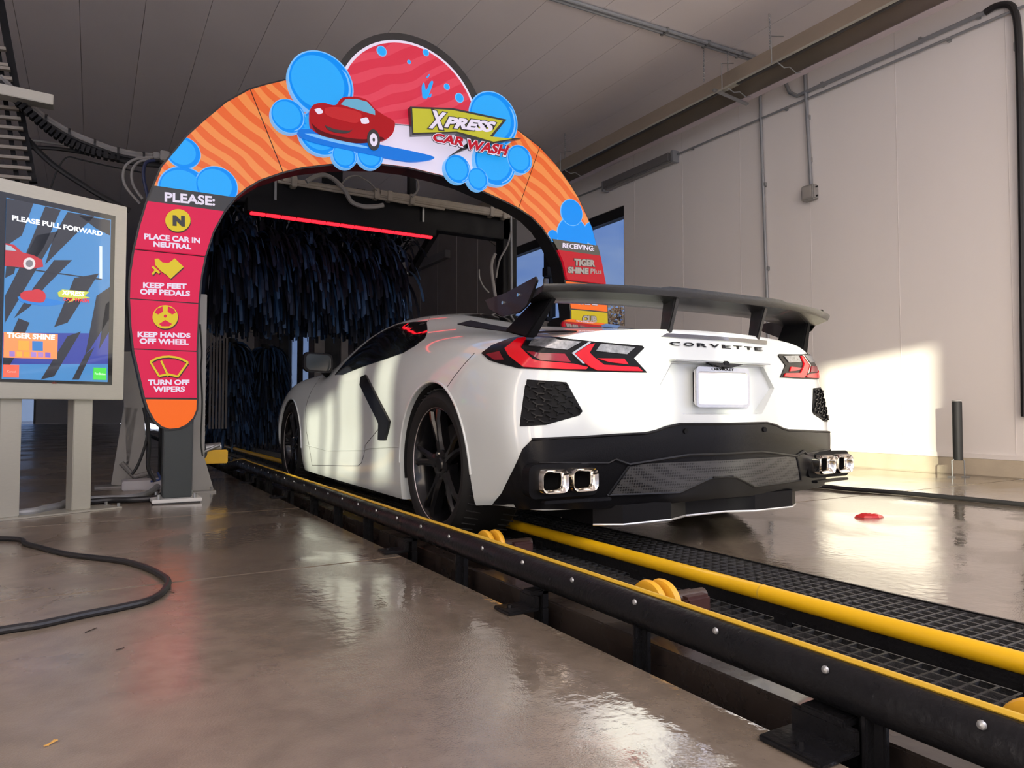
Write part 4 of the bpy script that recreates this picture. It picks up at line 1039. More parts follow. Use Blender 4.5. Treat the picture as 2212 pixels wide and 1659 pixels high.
# right leg texts
r5 = lambda L: [(1100+x/4.74, 400+y/4.74) for x, y in L]
E_gr = em('sign_silver', (190, 180, 175), .5)
sign_text('RECEIVING:', r5([(527,598),(848,630),(846,682),(525,648)]), E_wh, ty, .012)
sign_text('TIGER', r5([(645,758),(858,775),(856,842),(643,828)]), E_gr, ty, .05, shadow=E_bk, grow_=.05)
sign_text('SHINE', r5([(580,842),(790,855),(788,918),(578,905)]), E_gr, ty, .05, shadow=E_bk, grow_=.05)
sign_text('Plus', r5([(812,862),(922,868),(920,915),(810,912)]), E_gr, ty, .0)
sign_text('TIGER', r5([(705,1085),(895,1100),(893,1150),(703,1135)]), E_wh, ty2, .05, shadow=E_bk, grow_=.05)
sign_text('SHINE', r5([(697,1168),(897,1180),(895,1232),(695,1220)]), E_wh, ty2, .05, shadow=E_bk, grow_=.05)
sign_text('CUB', r5([(745,1335),(890,1345),(888,1410),(743,1400)]), E_gr, ty2, .05, shadow=E_bk, grow_=.06)
sign_text('SHINE', r5([(710,1425),(920,1438),(918,1490),(708,1478)]), E_gr, ty2, .05, shadow=E_bk, grow_=.06)
# legs on base plates
M_post = mat('dark_green_steel', (.022, .03, .03), .4, bump=.1)
for xx in (-1.80, 2*mxc+1.80):
    pst = MB().bbox(xx-.085, xx+.085, AY+.015, AY+.155, .03, .9).build('leg_post', M_post, arch, bevel=.006)
    MB().bbox(xx-.15, xx+.14, AY-.05, AY+.22, .008, .030).build('base_plate', mat('white_base', (.6, .6, .58), .4), pst, bevel=.003)
    MB().bbox(xx-.14, xx+.13, AY-.04, AY+.21, 0, .009).build('shim', M_rub, pst)
    for bx, by in ((-.11, -.02), (.10, -.02), (-.11, .18), (.10, .18)): MB().cyl((xx+bx, AY+by, .03), (xx+bx, AY+by, .06), .010, 8).build('anchor_bolt', M_steel, pst)
# ================================================================== conveyor
M_rail = mat('wet_black_rail', (.008, .008, .009), .34, bump=.5, bscale=70, rvar=.12, scale=8, coat=.03, spec=.2)
M_deck = mat('wet_track_deck', (.035, .027, .023), .25, var=.5, scale=5, bump=.2, bscale=30, rvar=.12, coat=.5)
RXL, RXR = -1.10, -.60
def Yat(px, X): 
    u = (px-W2)/FPX; d = R_*u+F_; return CAM.y+d.y*(X-CAM.x)/d.x
dk = MB(); dk.bbox(-1.045, -.735, -4.4, 20, -.25, 0)
tag(dk.build('track_deck', M_deck, bevel=.004), 'dark wet steel track the left tyres roll on between the rails', 'track')
lg = MB(); lg.bbox(-1.165, -1.15, -4.4, 20, -.22, -.09); lg.build('x', M_rail).name = 'pit_edge_angle'
tag(bpy.data.objects['pit_edge_angle'], 'black steel angle lining the narrow slot beside the left slab', 'angle iron')
# left guide rail
gl_ = thing('guide_rail', 'black tubular guide rail with thin yellow wear strip nearest the camera', 'guide rail', (RXL, -4.5, 0))
ys = [-4.35, -3.5, -2.4, -1.2, 0, 1.2, 2.4, 3.4, 3.9, 4.25]
xo = [-.02, -.01, 0, 0, 0, 0, 0, 0, 0, -.05]; zo_ = [-.005]*3+[0]*6+[-.05]
cpts = smoothcurve([(RXL+xo[i], ys[i], .100+zo_[i]) for i in range(len(ys))], 6)
MB().tube(cpts, .043, 14).build('rail_tube', M_rail, gl_, smooth=True)
MB().tube([p+Vector((.008, 0, .0445)) for p in cpts], .0065, 6).build('wear_strip', M_yelstrip, gl_, smooth=True, label='thin yellow wear strip along the top')
yb = [Yat(1100+b_/1.989, -1.13) for b_ in (65, 273, 540, 888, 1351, 2004)]
sp_ = abs(yb[-1]-yb[0])/(len(yb)-1); y = yb[-1]
while y < 4.0:
    MB().lathe([(0, .0001), (.0, .0075), (-.004, .006), (-.006, .0001)], (RXL-.036, y, .127), 'X', 10, 1).build('bolt_head', M_steel, gl_, smooth=True); y += sp_
def leg(y, kind, w_=.05):
    mb = MB()
    if kind == 'L':
        mb.bbox(RXL-.012, RXL+.012, y-w_/2, y+w_/2, .0, .075); mb.bbox(RXL-.05, RXL-.035, y-w_/2-.02, y+w_/2+.02, .008, .045); mb.bbox(RXL-.05, RXL+.012, y-w_/2, y+w_/2, .04, .055); mb.bbox(RXL-.14, RXL-.035, y-w_/2-.02, y+w_/2+.02, .001, .012)
        mb.bbox(RXL-.012, RXL+.012, y-w_/2, y+w_/2, -.2, 0)
    else:
        mb.bbox(RXL-.008, RXL+.008, y-w_/2, y+w_/2, -.24, .075); mb.bbox(RXL-.03, RXL+.02, y-.006, y+.006, -.24, .07)
    o = mb.build('leg', M_rail, gl_, bevel=.003)
    if kind == 'L': MB().cyl((RXL-.11, y, .012), (RXL-.11, y, .020), .008, 6).build('anchor_nut', M_rail, o)
for px, k, w_ in ((1800,'L',.09),(1385,'S',.045),(1168,'L',.05),(1001,'S',.04),(893,'L',.05),(800,'S',.035),(735,'S',.035),(683,'S',.035),(632,'L',.05),(585,'S',.03),(560,'L',.03),(541,'S',.03)):
    leg(Yat(px, RXL), k, w_)
for y in (-2.2, -2.75, -3.3): leg(y, 'L' if y == -2.75 else 'S')
# right rail: yellow pipe on a black bar
gr2 = thing('guide_rail', 'thick yellow pipe rail on a black bar running between the gratings', 'guide rail', (RXR, -4.38, 0))
MB().tube([(RXR, -4.38, .066), (RXR, 9, .066)], .023, 16).build('yellow_pipe', M_yel, gr2, smooth=True, label='yellow painted pipe')
for y in (-2.9, -1.55, .6, 3.0, 5.2): MB().tube([(RXR, y, .066), (RXR, y+.006, .066)], .0236, 16).build('pipe_joint', M_yelstrip, gr2, smooth=True)
MB().bbox(RXR-.012, RXR+.014, -4.38, 9, .008, .048).build('support_bar', M_rail, gr2, bevel=.003)
y = -4.1
while y < 8.9:
    MB().bbox(RXR-.02, RXR+.01, y-.02, y+.02, -.1, .03).build('post', M_rail, gr2, bevel=.002); y += .62
# gratings
M_grate = mat('grit_grating', (.035, .035, .037), .45, bump=.6, bscale=200, var=.4, scale=60)
gt = thing('floor_grating', 'black square mesh floor grating beside the yellow pipe rail', 'grating', (-.38, -4.5, 0))
mb = MB(); pitch = .0415; gx0, gx1 = -.715, GE-.012
n = int((gx1-gx0)/pitch)
for i in range(n+1): x = gx0+(gx1-gx0)*i/n; mb.bbox(x-.0035, x+.0035, -4.38, 9, -.03, -.002)
y = -4.36
while y < 9: mb.bbox(gx0, gx1, y-.0035, y+.0035, -.029, -.0022); y += pitch
gb = mb.build('grating_bars', M_grate, gt); gb['kind'] = 'stuff'
for x in (gx0-.01, gx1+.006): MB().bbox(x-.005, x+.005, -4.38, 9, -.04, .003).build('grating_frame', M_rail, gt)
y = -4.36
while y < 9.1: MB().bbox(gx0, gx1, y-.004, y+.004, -.06, -.03).build('cross_bearer', M_rail, gt); y += 1.2
# rollers
def roller(px, label, y=None):
    y = Yat(px, -.98) if y is None else y
    t = thing('conveyor_roller', label, 'roller', (-.97, y, .0), 'yellow rollers on the conveyor track')
    for k, x in enumerate((-1.0, -.962)):
        prof = [(-.012, .022), (-.012, .056), (-.009, .064), (0, .067), (.009, .064), (.012, .056), (.012, .022)]
        mb = MB(); mb.lathe(prof, (x, y+(.0 if k else .01), .077), 'X', 28); mb.build('roller_wheel', M_yelpoly, t, smooth=True, label='yellow plastic wheel')
    MB().cyl((-1.03, y+.014, .077), (-.80, y+.014, .077), .021, 12).build('axle', mat('rusty_axle', (.05, .03, .022), .5, bump=.3), t, smooth=True)
    MB().bbox(-.90, -.81, y-.03, y+.055, .002, .09).build('push_block', mat('dark_red_block', (.05, .02, .018), .4), t, bevel=.008)
roller(1417, 'yellow twin wheel conveyor roller between the rails, second nearest the camera')
roller(1062, 'yellow twin wheel conveyor roller just behind the left rear tyre')
roller(2262, 'yellow conveyor roller cut by the right edge of the photo')

# hoses on the floor
def floor_hose(px, r, name, label, ext=None, m=M_rub, lift=0, start=None, rings=False, cat='hose'):
    pts = [onZ(*p, r) for p in px]
    if start: pts = [Vector((*q, r)) for q in start]+pts
    if ext: pts += [Vector((*q, r)) for q in ext]
    o = MB().tube(smoothcurve(pts, 8), r, 10).build(name, m, None, smooth=True)
    tag(o, label, cat); return o
p0 = onZ(0, 1163); p1 = onZ(0, 1362)
floor_hose([(0,1163),(60,1176),(140,1196),(200,1204),(265,1212),(310,1224),(345,1240),(363,1256),(352,1278),(320,1297),(260,1312),(180,1328),(80,1350),(0,1362)], .011, 'floor_hose', 'black rubber hose looping across the wet floor at left', ext=[(p1.x-.5, p1.y-.12), (p1.x-1.2, p1.y-.1)], start=[(p0.x-1.6, p0.y+.5), (p0.x-.7, p0.y+.25)])
floor_hose([(1750,1049),(1830,1056),(1950,1065),(2080,1077),(2212,1090),(2420,1110)], .016, 'floor_hose', 'long black hose lying straight across the floor behind the red rag', start=[(1.0, 1.9), (1.9, 1.35)])
# red plastic scrap
mb = MB(); c = onZ(1878, 1118); ring = []
rr_ = random.Random(3); L = [(-.085, 0), (-.05, .035), (-.03, .03), (0, .035), (.035, .032), (.05, .04), (.085, .005), (.04, -.03), (0, -.035), (-.045, -.03)]
n = len(L); ca, sa = math.cos(R(-31)), math.sin(R(-31))
P_ = lambda x, y, z, k=1: (c.x+(x*ca-y*sa)*k, c.y+(x*sa+y*ca)*k, z)
vs = [P_(x, y, .001) for x, y in L]+[P_(x, y, .010+.008*rr_.random(), .88) for x, y in L]+[P_(x, y, .016+.01*rr_.random(), .45) for x, y in L]+[P_(0, 0, .014)]
fs = [(i, (i+1) % n, n+(i+1) % n, n+i) for i in range(n)]+[(n+i, n+(i+1) % n, 2*n+(i+1) % n, 2*n+i) for i in range(n)]+[(2*n+i, 2*n+(i+1) % n, 3*n) for i in range(n)]+[tuple(range(n))[::-1]]
mb.add(vs, fs); tag(mb.build('red_rag', mat('red_plastic', srgb(190, 25, 28), .35, coat=.3), bevel=0), 'small red scrap lying on the sunlit wet floor right of the car', 'rag')
for k, (a, b, cc_) in enumerate((((95,1612),(124,1598),(.6,.33,.08)),)):
    q0, q1 = onZ(*a, .002), onZ(*b, .004); mb = MB(); mb.bar(q0, q1, .0035, .0015); mb.bar(q0+Vector((.006, 0, 0)), q1+Vector((-.004, .004, 0)), .0025, .0012)
    tag(mb.build('dry_grass_blade', mat('straw', cc_, .7)), 'tiny tan straw blade on the floor near the bottom left', 'straw')
for a, b, lb_ in (((368,1278),(377,1280),'tiny dark twig just right of the hose bend'),((184,1366),(209,1356),'tiny pale twig in front of the looping hose'),((250,1404),(268,1399),'tiny dark twig furthest in front of the looping hose')):
    q0, q1 = onZ(*a, .002), onZ(*b, .002); o = MB().bar(q0, q1, .0025, .0015).build('twig', mat('twig', (.03, .02, .015), .8)); tag(o, lb_, 'twig', 'tiny dark twigs on the left floor')

# wheel stop post by the right wall
bl = thing('bollard', 'short black post on a bent steel stand by the kerb', 'bollard', (4.34, .433, 0))
MB().lathe([(.150, .0), (.150, .040), (.66, .040), (.676, .034), (.676, .0)], (4.34, .433, 0), 'Z', 20).build('post_tube', mat('black_scuffed_plastic', (.02, .021, .022), .55, var=.3, bump=.2), bl, smooth=True, sharp=40)
MB().lathe([(.672, .0), (.672, .041), (.682, .038), (.684, .0)], (4.34, .433, 0), 'Z', 20).build('cap', mat('pale_cap', (.35, .34, .33), .5), bl, smooth=True, sharp=40)
for s in (-1, 1):
    dx, dy = .055*s*.86, -.055*s*.51
    MB().tube([(4.34+dx, .433+dy, .0), (4.34+dx, .433+dy, .145), (4.34+dx*.6, .433+dy*.6, .158)], .006, 8).build('stand_leg', M_steel, bl, smooth=True)
    MB().bbox(4.34+dx*1.3-.03, 4.34+dx*1.3+.03, .433+dy-.02, .433+dy+.02, 0, .008).build('foot_plate', M_steel, bl)
# ================================================================== kiosk
KP = onZ(206, 1099); KQ = onZ(2, 1121)
kd = Vector((KP.x-KQ.x, KP.y-KQ.y, 0)).normalized(); kn = Vector((kd.y, -kd.x, 0))   # kn faces the camera side
KF = KP+kn*.09
def K(px, py, off=0):
    d = ray(px, py); o_ = KF+kn*off; return CAM+d*((o_-CAM).dot(kn)/d.dot(kn))
def kuv(px, py): 
    p = K(px, py)-KF; return (p.dot(kd), p.z)
def kpt(u, v, off): q = KF+kd*u+kn*off; return (q.x, q.y, v+0)
kio = thing('payment_kiosk', 'tall silver framed touch screen kiosk on two square posts at left', 'kiosk', (KP.x-.2, KP.y-.08, 0))
def kflat(name, uv, m, o0, o1, parent=None, label=None, bevel=0):
    r = delaunay_2d_cdt([Vector(p) for p in uv], [], [list(range(len(uv)))], 1, 1e-6)
    vs2, fs2 = [tuple(v) for v in r[0]], r[2]; n = len(vs2); ec = set()
    for f in fs2:
        for i in range(len(f)): ec.add((f[i], f[(i+1) % len(f)]))
    mb = MB(); mb.add([kpt(u, v, o0) for u, v in vs2]+[kpt(u, v, o1) for u, v in vs2], [tuple(f) for f in fs2]+[tuple(i+n for i in f[::-1]) for f in fs2]+[(a, b, b+n, a+n) for a, b in ec if (b, a) not in ec])
    return mb.build(name, m, parent or kio, label=label, bevel=bevel)
zof = lambda L: sum(kuv(*p)[1] for p in L)/len(L)
zt, zbm = zof([(2,385),(274,446)]), zof([(0,861),(268,864)])
ur = (kuv(274,446)[0]+kuv(268,864)[0])/2
sT, sB = zof([(10,428),(236,474)]), zof([(4,819),(233,825)]); sR = kuv(235,650)[0]; sL = kuv(7,650)[0]
ul = sL-(ur-sR)+.0
bT, bB, bR = zof([(2,413),(247,467)]), zof([(0,822),(242,834)]), kuv(245,650)[0]; bL = sL-(bR-sR)*1.6
rect = lambda a, b, c, d: [(a, c), (b, c), (b, d), (a, d)]
kflat('screen_case', rect(ul, ur, zbm, zt), M_alu, 0, -.17, label='brushed silver case', bevel=.004)
bz_ = kflat('bezel', rect(bL, bR, bB, bT), mat('black_bezel', (.01, .01, .011), .15, coat=.5), .004, -.01)
S = lambda rgb, k=.55: (lambda c: mat('screen_%d_%d_%d' % rgb, c, .3, coat=.6, emit=k, ecol=c))(srgb(*rgb))
scn = kflat('screen', rect(sL, sR, sB, sT), S((62, 128, 185)), .007, .0, bz_, 'lit touch screen with black tiger stripes')
def kp(name, L, m, lvl=1, curve=False):
    uv = [kuv(*p) for p in L]
    if curve: uv = [(v[0], v[1]) for v in smoothcurve([Vector((*p, 0)) for p in uv+[uv[0]]], 4)[:-1]]
    uv = clip_convex(uv, rect(sL, sR, sB, sT))
    if len(uv) > 2: return kflat(name, uv, m, .007+.0015*lvl, .006, bz_)
k6 = lambda L: [(x/2.074, 350+y/2.074) for x, y in L]
dk_ = S((34, 38, 48), .3); S_purple = S((48, 62, 150))
kp('screen_band', k6([(10,765),(490,768),(486,905),(8,905)]), S_purple, .5)
for L in ([(22,165),(150,178),(95,330),(20,380)], [(200,200),(270,215),(190,390),(120,480),(110,420)], [(300,225),(420,245),(330,330),(200,460),(240,330)], [(350,240),(492,262),(490,330),(430,300)],
          [(160,330),(260,310),(20,720),(20,600)], [(240,440),(320,440),(200,560),(130,650),(60,700),(150,560)], [(330,520),(440,500),(300,720),(240,740),(290,620)], [(430,600),(490,560),(488,700),(400,840),(380,860)],
          [(300,780),(360,760),(240,960),(180,975)], [(470,640),(490,620),(486,760),(440,840)], [(80,700),(130,720),(60,880),(10,960),(12,860)], [(380,860),(420,830),(350,975),(320,975)], [(30,430),(80,420),(60,500),(20,520)]):
    kp('screen_stripe', k6(L), dk_, 1)
def ktext(s, q, m, lvl=3, bold=.03):
    tl, tr, br, bl = [Vector(kuv(*p)) for p in k6(q)]
    tv, tf = text_fit(s, (0, 1, 0, 1), bold=bold); vs = []
    for u, v in tv: p = bl*(1-u)*(1-v)+br*u*(1-v)+tl*(1-u)*v+tr*u*v; vs.append(kpt(p.x, p.y, .007+.0015*lvl))
    MB().add(vs, tf).build('screen_lettering', m, bz_)
S_w = S((235, 240, 245), .7)
ktext('PLEASE PULL FORWARD', [(50,238),(456,312),(454,334),(50,262)], S_w, bold=.035)
kp('screen_line', k6([(68,471),(452,524),(452,529),(68,476)]), dk_, 2); kp('screen_bar', k6([(442,377),(454,379),(454,524),(442,523)]), S((200, 215, 225), .6), 3)
cr_ = kp('screen_car', k6([(5,362),(60,372),(95,405),(150,420),(185,440),(190,470),(150,478),(60,470),(5,465)]), S((175, 30, 40)), 3)
kp('screen_car_glass', k6([(10,368),(45,378),(70,400),(10,395)]), S((150, 175, 190)), 4)
kp('screen_wheel', k6(ell(127,456,27,27,20)), S((210, 205, 205)), 4); kp('screen_wheel', k6(ell(127,456,16,16,16)), S((120, 115, 118)), 5)
kp('screen_puddle', k6([(75,605),(120,600),(250,620),(280,635),(200,645),(100,630)]), S((30, 120, 200)), 2, True)
kp('screen_small_car', k6([(88,590),(110,578),(140,575),(165,570),(195,585),(200,610),(185,630),(130,625),(92,612)]), S((190, 35, 45)), 3, True)
kp('screen_flash', k6([(255,585),(275,572),(395,582),(375,602),(400,608),(330,620),(300,632),(320,612),(260,605)]), S((190, 200, 70)), 3)
ktext('XPRESS', [(274,575),(375,583),(370,603),(272,596)], S_w, 4, .03); ktext('CAR WASH', [(278,606),(396,614),(394,632),(276,622)], S((215, 45, 60), .6), 4, .03)
kp('screen_offer', k6([(14,762),(255,772),(252,884),(12,876)]), S((240, 140, 80), .65), 3)
ktext('TIGER SHINE', [(26,764),(242,774),(240,798),(26,788)], S_w, 4.5, .04)
kp('screen_tile', k6([(78,800),(126,802),(126,845),(78,843)]), S((228, 165, 60)), 4); kp('screen_tile', k6([(140,802),(188,804),(188,847),(140,845)]), S((50, 120, 190)), 4)
for i in range(6): kp('screen_tile', k6([(38+i*32,848+i),(62+i*32,849+i),(62+i*32,872+i),(38+i*32,871+i)]), S(((150, 120, 190), (228, 170, 60), (225, 160, 50), (160, 130, 200), (170, 130, 190), (120, 100, 190))[i]), 4)
kp('cancel_button', k6([(12,908),(82,910),(80,966),(10,964)]), S((240, 95, 70), .65), 3); kp('confirm_button', k6([(416,921),(473,923),(472,977),(414,975)]), S((70, 205, 70), .65), 3)
ktext('Fire Button', [(420,943),(468,945),(468,955),(420,953)], S_w, 4.5, 0); ktext('Cancel', [(27,934),(66,935),(65,944),(27,943)], S((250, 190, 175), .6), 4.5, 0)
ktext('elo', [(231,984),(252,985),(252,994),(231,993)], mat('red_print', srgb(150, 50, 40), .5), -.5, .02)
for uo in (kuv(184,1099)[0], kuv(26,1110)[0]):
    w_ = .052
    q = KF-kn*.09
    mb = MB(); mb.bar((q.x+kd.x*uo, q.y+kd.y*uo, .008), (q.x+kd.x*uo, q.y+kd.y*uo, zbm+.02), w_*2, w_*1.6, up=tuple(kn)); mb.build('post', M_alu, kio, bevel=.004, label='square silver post')
q = KF-kn*.09; uc = (ul+ur)/2
mb = MB(); mb.bar((q.x+kd.x*(ul-.1), q.y+kd.y*(ul-.1), .005), (q.x+kd.x*(kuv(262,1100)[0]), q.y+kd.y*(kuv(262,1100)[0]), .005), .20, .008); mb.build('base_plate', M_alu, kio)
for px, py in ((229,1094),(256,1097),(-20,1115)):
    p = onZ(px, py, 0); MB().cyl((p.x, p.y, .009), (p.x, p.y, .03), .009, 6).build('anchor_bolt', M_steel, kio)
floor_hose([(-40,1112),(60,1106),(95,1099),(130,1092),(150,1084),(210,1078),(290,1074),(330,1060),(352,1035)], .022, 'flexible_conduit', 'grey ribbed flexible conduit running along the floor behind the kiosk posts', m=M_pvc, cat='conduit')
floor_hose([(150,1088),(230,1081),(300,1079),(345,1072),(372,1045)], .020, 'flexible_conduit', 'darker second flexible conduit curling to the arch post', m=M_rub, cat='conduit')

# ================================================================== gantry, lights, brushes
GY = 3.6
gz = 2.66
gan = thing('gantry_frame', 'black steel gantry frame over the lane just behind the arch', 'frame', (0, GY, 0))
MB().bbox(-1.75, 1.58, GY-.07, GY+.07, gz-.24, gz).build('cross_beam', M_black, gan, bevel=.006)
xr = (onY(1080,600,GY).x, onY(1106,600,GY).x)
MB().bbox(xr[0], xr[1]+.02, GY-.07, GY+.09, 0, gz).build('upright', M_black, gan, bevel=.006)
MB().bbox(-1.80, -1.66, GY-.07, GY+.07, 0, gz).build('upright', M_black, gan, bevel=.006)
P = lambda px, py, Y: onY(px, py, Y)
MB().tube([P(1104,466,GY-.12), P(1106,700,GY-.12)], .012, 8).build('side_pipe', M_pvc, gan, smooth=True)
def tube_thing(name, pts, r, m, label, cat, parent=None, sm=6, seg=8, clamps=0, group=None):
    o = MB().tube(smoothcurve(pts, sm) if sm else pts, r, seg).build(name, m, parent, smooth=True)
    if parent is None: tag(o, label, cat, group)
    return o
M_tan = mat('dirty_tan_pipe', (.30, .265, .22), .5, var=.3, scale=12)
M_hose = mat('grey_hose', (.22, .21, .20), .45, var=.2)
pb = thing('spray_pipe', 'dirty tan pipe bundle with clamps along the top of the gantry', 'pipe', tuple(P(820,425,GY-.15)))
for (a, b, r) in (((610,388),(1100,468),.026),((600,392),(960,452),.014),((640,398),(1000,446),.012),((820,418),(1094,462),.036)):
    MB().tube([P(*a, GY-.14), P(*b, GY-.14)], r, 10).build('pipe', M_tan, pb, smooth=True)
for px, py in ((634,394),(812,420),(840,425),(888,432),(1060,459),(1088,464)):
    q = P(px, py, GY-.14); MB().box(q, (.05, .09, .10)).build('clamp', M_tan, pb, bevel=.006)
def hose(pxs, Y, r, m, label, name='loose_hose', cat='hose'):
    return tube_thing(name, [P(x, y, Y) for x, y in pxs], r, m, label, cat)
hose([(662,392),(680,382),(700,378),(722,388),(745,412),(752,425),(762,438),(785,446),(812,446),(828,443)], GY-.22, .022, M_hose, 'thick grey hose sagging under the tan pipe behind the arch crown')
hose([(735,402),(750,385),(772,380),(795,392),(815,412)], GY-.2, .008, M_hose, 'thin grey hose loop above the tan pipe')
hose([(668,388),(690,376),(715,384),(735,400)], GY-.18, .008, M_hose, 'thin grey hose loop at the left end of the tan pipe')
hose([(892,380),(902,392),(903,410),(890,425)], GY-.2, .010, M_hose, 'short grey hose hanging from the ceiling strut')
hose([(1104,500),(1096,530),(1080,560),(1074,585),(1072,600)], GY-.2, .010, M_hose, 'thin hose drooping beside the right gantry upright')
hose([(1070,548),(1063,565),(1062,585),(1070,640)], GY-.2, .018, M_hose, 'ribbed grey hose hanging left of the right gantry upright')
hose([(1035,582),(1036,600),(1044,618),(1056,632)], GY-.25, .008, M_hose, 'thin pale hose curling by the rear wing')
hose([(1040,492),(1052,515),(1072,532)], GY+.3, .004, M_rub, 'thin black cable slanting across the tunnel wall', 'cable', 'cable')
MB().bar(P(889,340,GY-.1), P(889,432,GY-.1), .07, .07).build('stub_post', M_black, gan, bevel=.004)
# red LED bar
LY = 3.45
a, b = P(541,461,LY), P(935,512,LY); zl = (a.z+b.z)/2
led = thing('light_bar', 'red glowing light bar hanging under the black gantry', 'light', (a.x/2+b.x/2, LY, zl))
MB().bbox(a.x-.03, b.x+.03, LY-.02, LY+.16, zl+.015, zl+.14).build('housing', M_black, led, bevel=.005)
M_led = mat('red_led', (1, .02, .03), .3, emit=2.2, ecol=(1.0, .015, .03))
nseg = 13
for i in range(nseg):
    x0 = a.x+(b.x-a.x)*i/nseg; x1 = a.x+(b.x-a.x)*(i+.94)/nseg; MB().bbox(x0, x1, LY-.012, LY+.03, zl-.011, zl+.011).build('led_segment', M_led, led, bevel=.003)
for px in (595, 915):
    q = P(px, 440, LY+.05); MB().bbox(q.x-.01, q.x+.01, LY+.05, LY+.07, zl+.13, gz).build('hanger', M_steel, led)
# chain of little screws on a dark rail behind the bar
tag(MB().bbox(-1.2, 1.15, LY+.10, LY+.18, zl+.18, zl+.26).build('brush_frame_rail', M_black, bevel=.004), 'black rail above the big blue brush', 'rail')

def strip_brush(name, label, axis0, axis1, rad, n, droop, cols, seed, wid=.022, r0=.09, segs=6, cat='brush', vertical=False):
    rr = random.Random(seed); a = Vector(axis0); b = Vector(axis1); d = (b-a).normalized()
    t = thing(name, label, cat, tuple((a+b)/2))
    MB().cyl(a-d*.05, b+d*.05, r0, 14).build('core', M_black, t, smooth=True)
    u = Vector((0, 0, 1)) if abs(d.z) < .5 else Vector((1, 0, 0)); v = d.cross(u)
    mbs = [MB() for _ in cols]
    for k in range(n):
        mb = mbs[rr.randrange(len(cols))]
        s = rr.random(); an = 2*PI*rr.random(); c = a+(b-a)*s
        if vertical: di = (u*math.cos(an)+v*math.sin(an)+d*.0)
        else: di = u*math.cos(an)+v*math.sin(an)
        di = (di+d*rr.uniform(-.22, .22)).normalized(); L = rad*rr.uniform(.85, 1.08)
        side = di.cross(Vector((rr.uniform(-1, 1), rr.uniform(-1, 1), rr.uniform(-1, 1)))).normalized()*wid/2
        p = c+di*r0; pts = [(p, side)]; vel = di*1.0; st = L/segs
        for j in range(segs):
            vel = (vel+Vector((0, 0, -droop*(j+1)/segs))).normalized(); p = p+vel*st; pts.append((p, side*(1-.1*j/segs)))
        vs = []
        for q, sd_ in pts: vs += [q-sd_, q+sd_]
        mb.add(vs, [(2*j, 2*j+1, 2*j+3, 2*j+2) for j in range(segs)])
    for mb, m in zip(mbs, cols):
        o = mb.build('brush_strips', m, t, fixn=False); o['kind'] = 'stuff'
    return t
bc = [mat('brush_navy', (.008, .018, .042), .55, spec=.2), mat('brush_black', (.004, .006, .012), .6, spec=.15), mat('brush_blue', (.016, .045, .105), .5, spec=.25)]
BY = 4.45
ba, bb = P(470, 560, BY), P(872, 590, BY); bzc = 2.14
strip_brush('top_brush', 'huge horizontal roller brush of drooping dark blue strips hanging over the lane', (-1.35, BY, bzc), (.62, BY, bzc), .72, 1800, .45, [bc[1], bc[1], bc[0], bc[2]], 5, wid=.032, segs=8)
tb = bpy.data.objects['top_brush']
for x in (-1.5, .78): MB().bar((x, GY, gz-.1), (x, BY, bzc), .06, .08).build('arm', M_black, tb); MB().cyl((x, BY, bzc), (x+(.2 if x < 0 else -.2), BY, bzc), .03, 10).build('shaft', M_steel, tb)
far = [(575, 760, 9.0, .50, 1.62, 'tall dark blue side brush with rounded top deep in the tunnel'), (497, 770, 7.6, .42, 1.55, 'dark side brush standing behind the arch leg')]
for px, py, Y, rad, zt_, lb in far:
    q = P(px, 886, Y); strip_brush('side_brush', lb, (q.x, Y, .3), (q.x, Y, zt_), rad, 1300, 1.1, bc, int(px), wid=.03, vertical=True, segs=5)
q = P(848, 700, 13.0); strip_brush('side_brush', 'narrow dark brush hanging in front of the far window', (q.x, 13, 2.0), (q.x, 13, 3.2), .34, 500, 1.2, bc, 99, wid=.03, vertical=True, segs=4)
MB().cyl((q.x, 13, 3.2), (q.x, 13, CZ), .04, 10).build('shaft', M_black, bpy.data.objects['side_brush.002'])
# posts and frames deeper in
M_dkpost = mat('dirty_grey_steel', (.10, .09, .085), .5, var=.4, scale=5)
def post(px, w_px, y0, y1, Y, m, label, name='tunnel_post', cat='post', toceil=False):
    a = P(px-w_px/2, y0, Y); b = P(px+w_px/2, y1, Y); z0, z1 = sorted((a.z, b.z)); z0 = 0
    tag(MB().bbox(a.x, b.x, Y-.05, Y+.05, max(0, z0), CZ if toceil else z1).build(name, m, bevel=.004), label, cat)
post(688, 18, 640, 1000, 8.6, M_dkpost, 'rusty grey upright in the tunnel left of the far window')
post(714, 38, 600, 1000, 9.4, M_black, 'wide black upright in the tunnel above the side mirror', toceil=True)
post(742, 12, 620, 1000, 8.2, M_dkpost, 'slim grey upright behind the windscreen of the car')
post(775, 16, 620, 1000, 10.2, M_black, 'black upright beside the far tall window', toceil=True)
post(832, 12, 620, 1000, 12.0, M_black, 'thin black upright crossing the far tall window')
post(648, 8, 690, 900, 11.0, M_black, 'thin black upright between the small far windows')
post(612, 14, 680, 1000, 10.5, M_black, 'black upright left of the small far windows')
for (x0, y0_, x1, y1_, Y, h_, m, lb) in ((442,634,655,650,5.6,.05,M_dkpost,'grey beam under the big brush'),(440,662,700,690,7.0,.16,M_black,'dark beam across the tunnel below the big brush'),(445,705,640,722,8.2,.06,M_dkpost,'thin dirty beam deep in the tunnel')):
    a, b = P(x0, y0_, Y), P(x1, y1_, Y); tag(MB().bbox(a.x, b.x, Y-.05, Y+.05, (a.z+b.z)/2-h_/2, (a.z+b.z)/2+h_/2).build('tunnel_beam', m, bevel=.004), lb, 'beam')
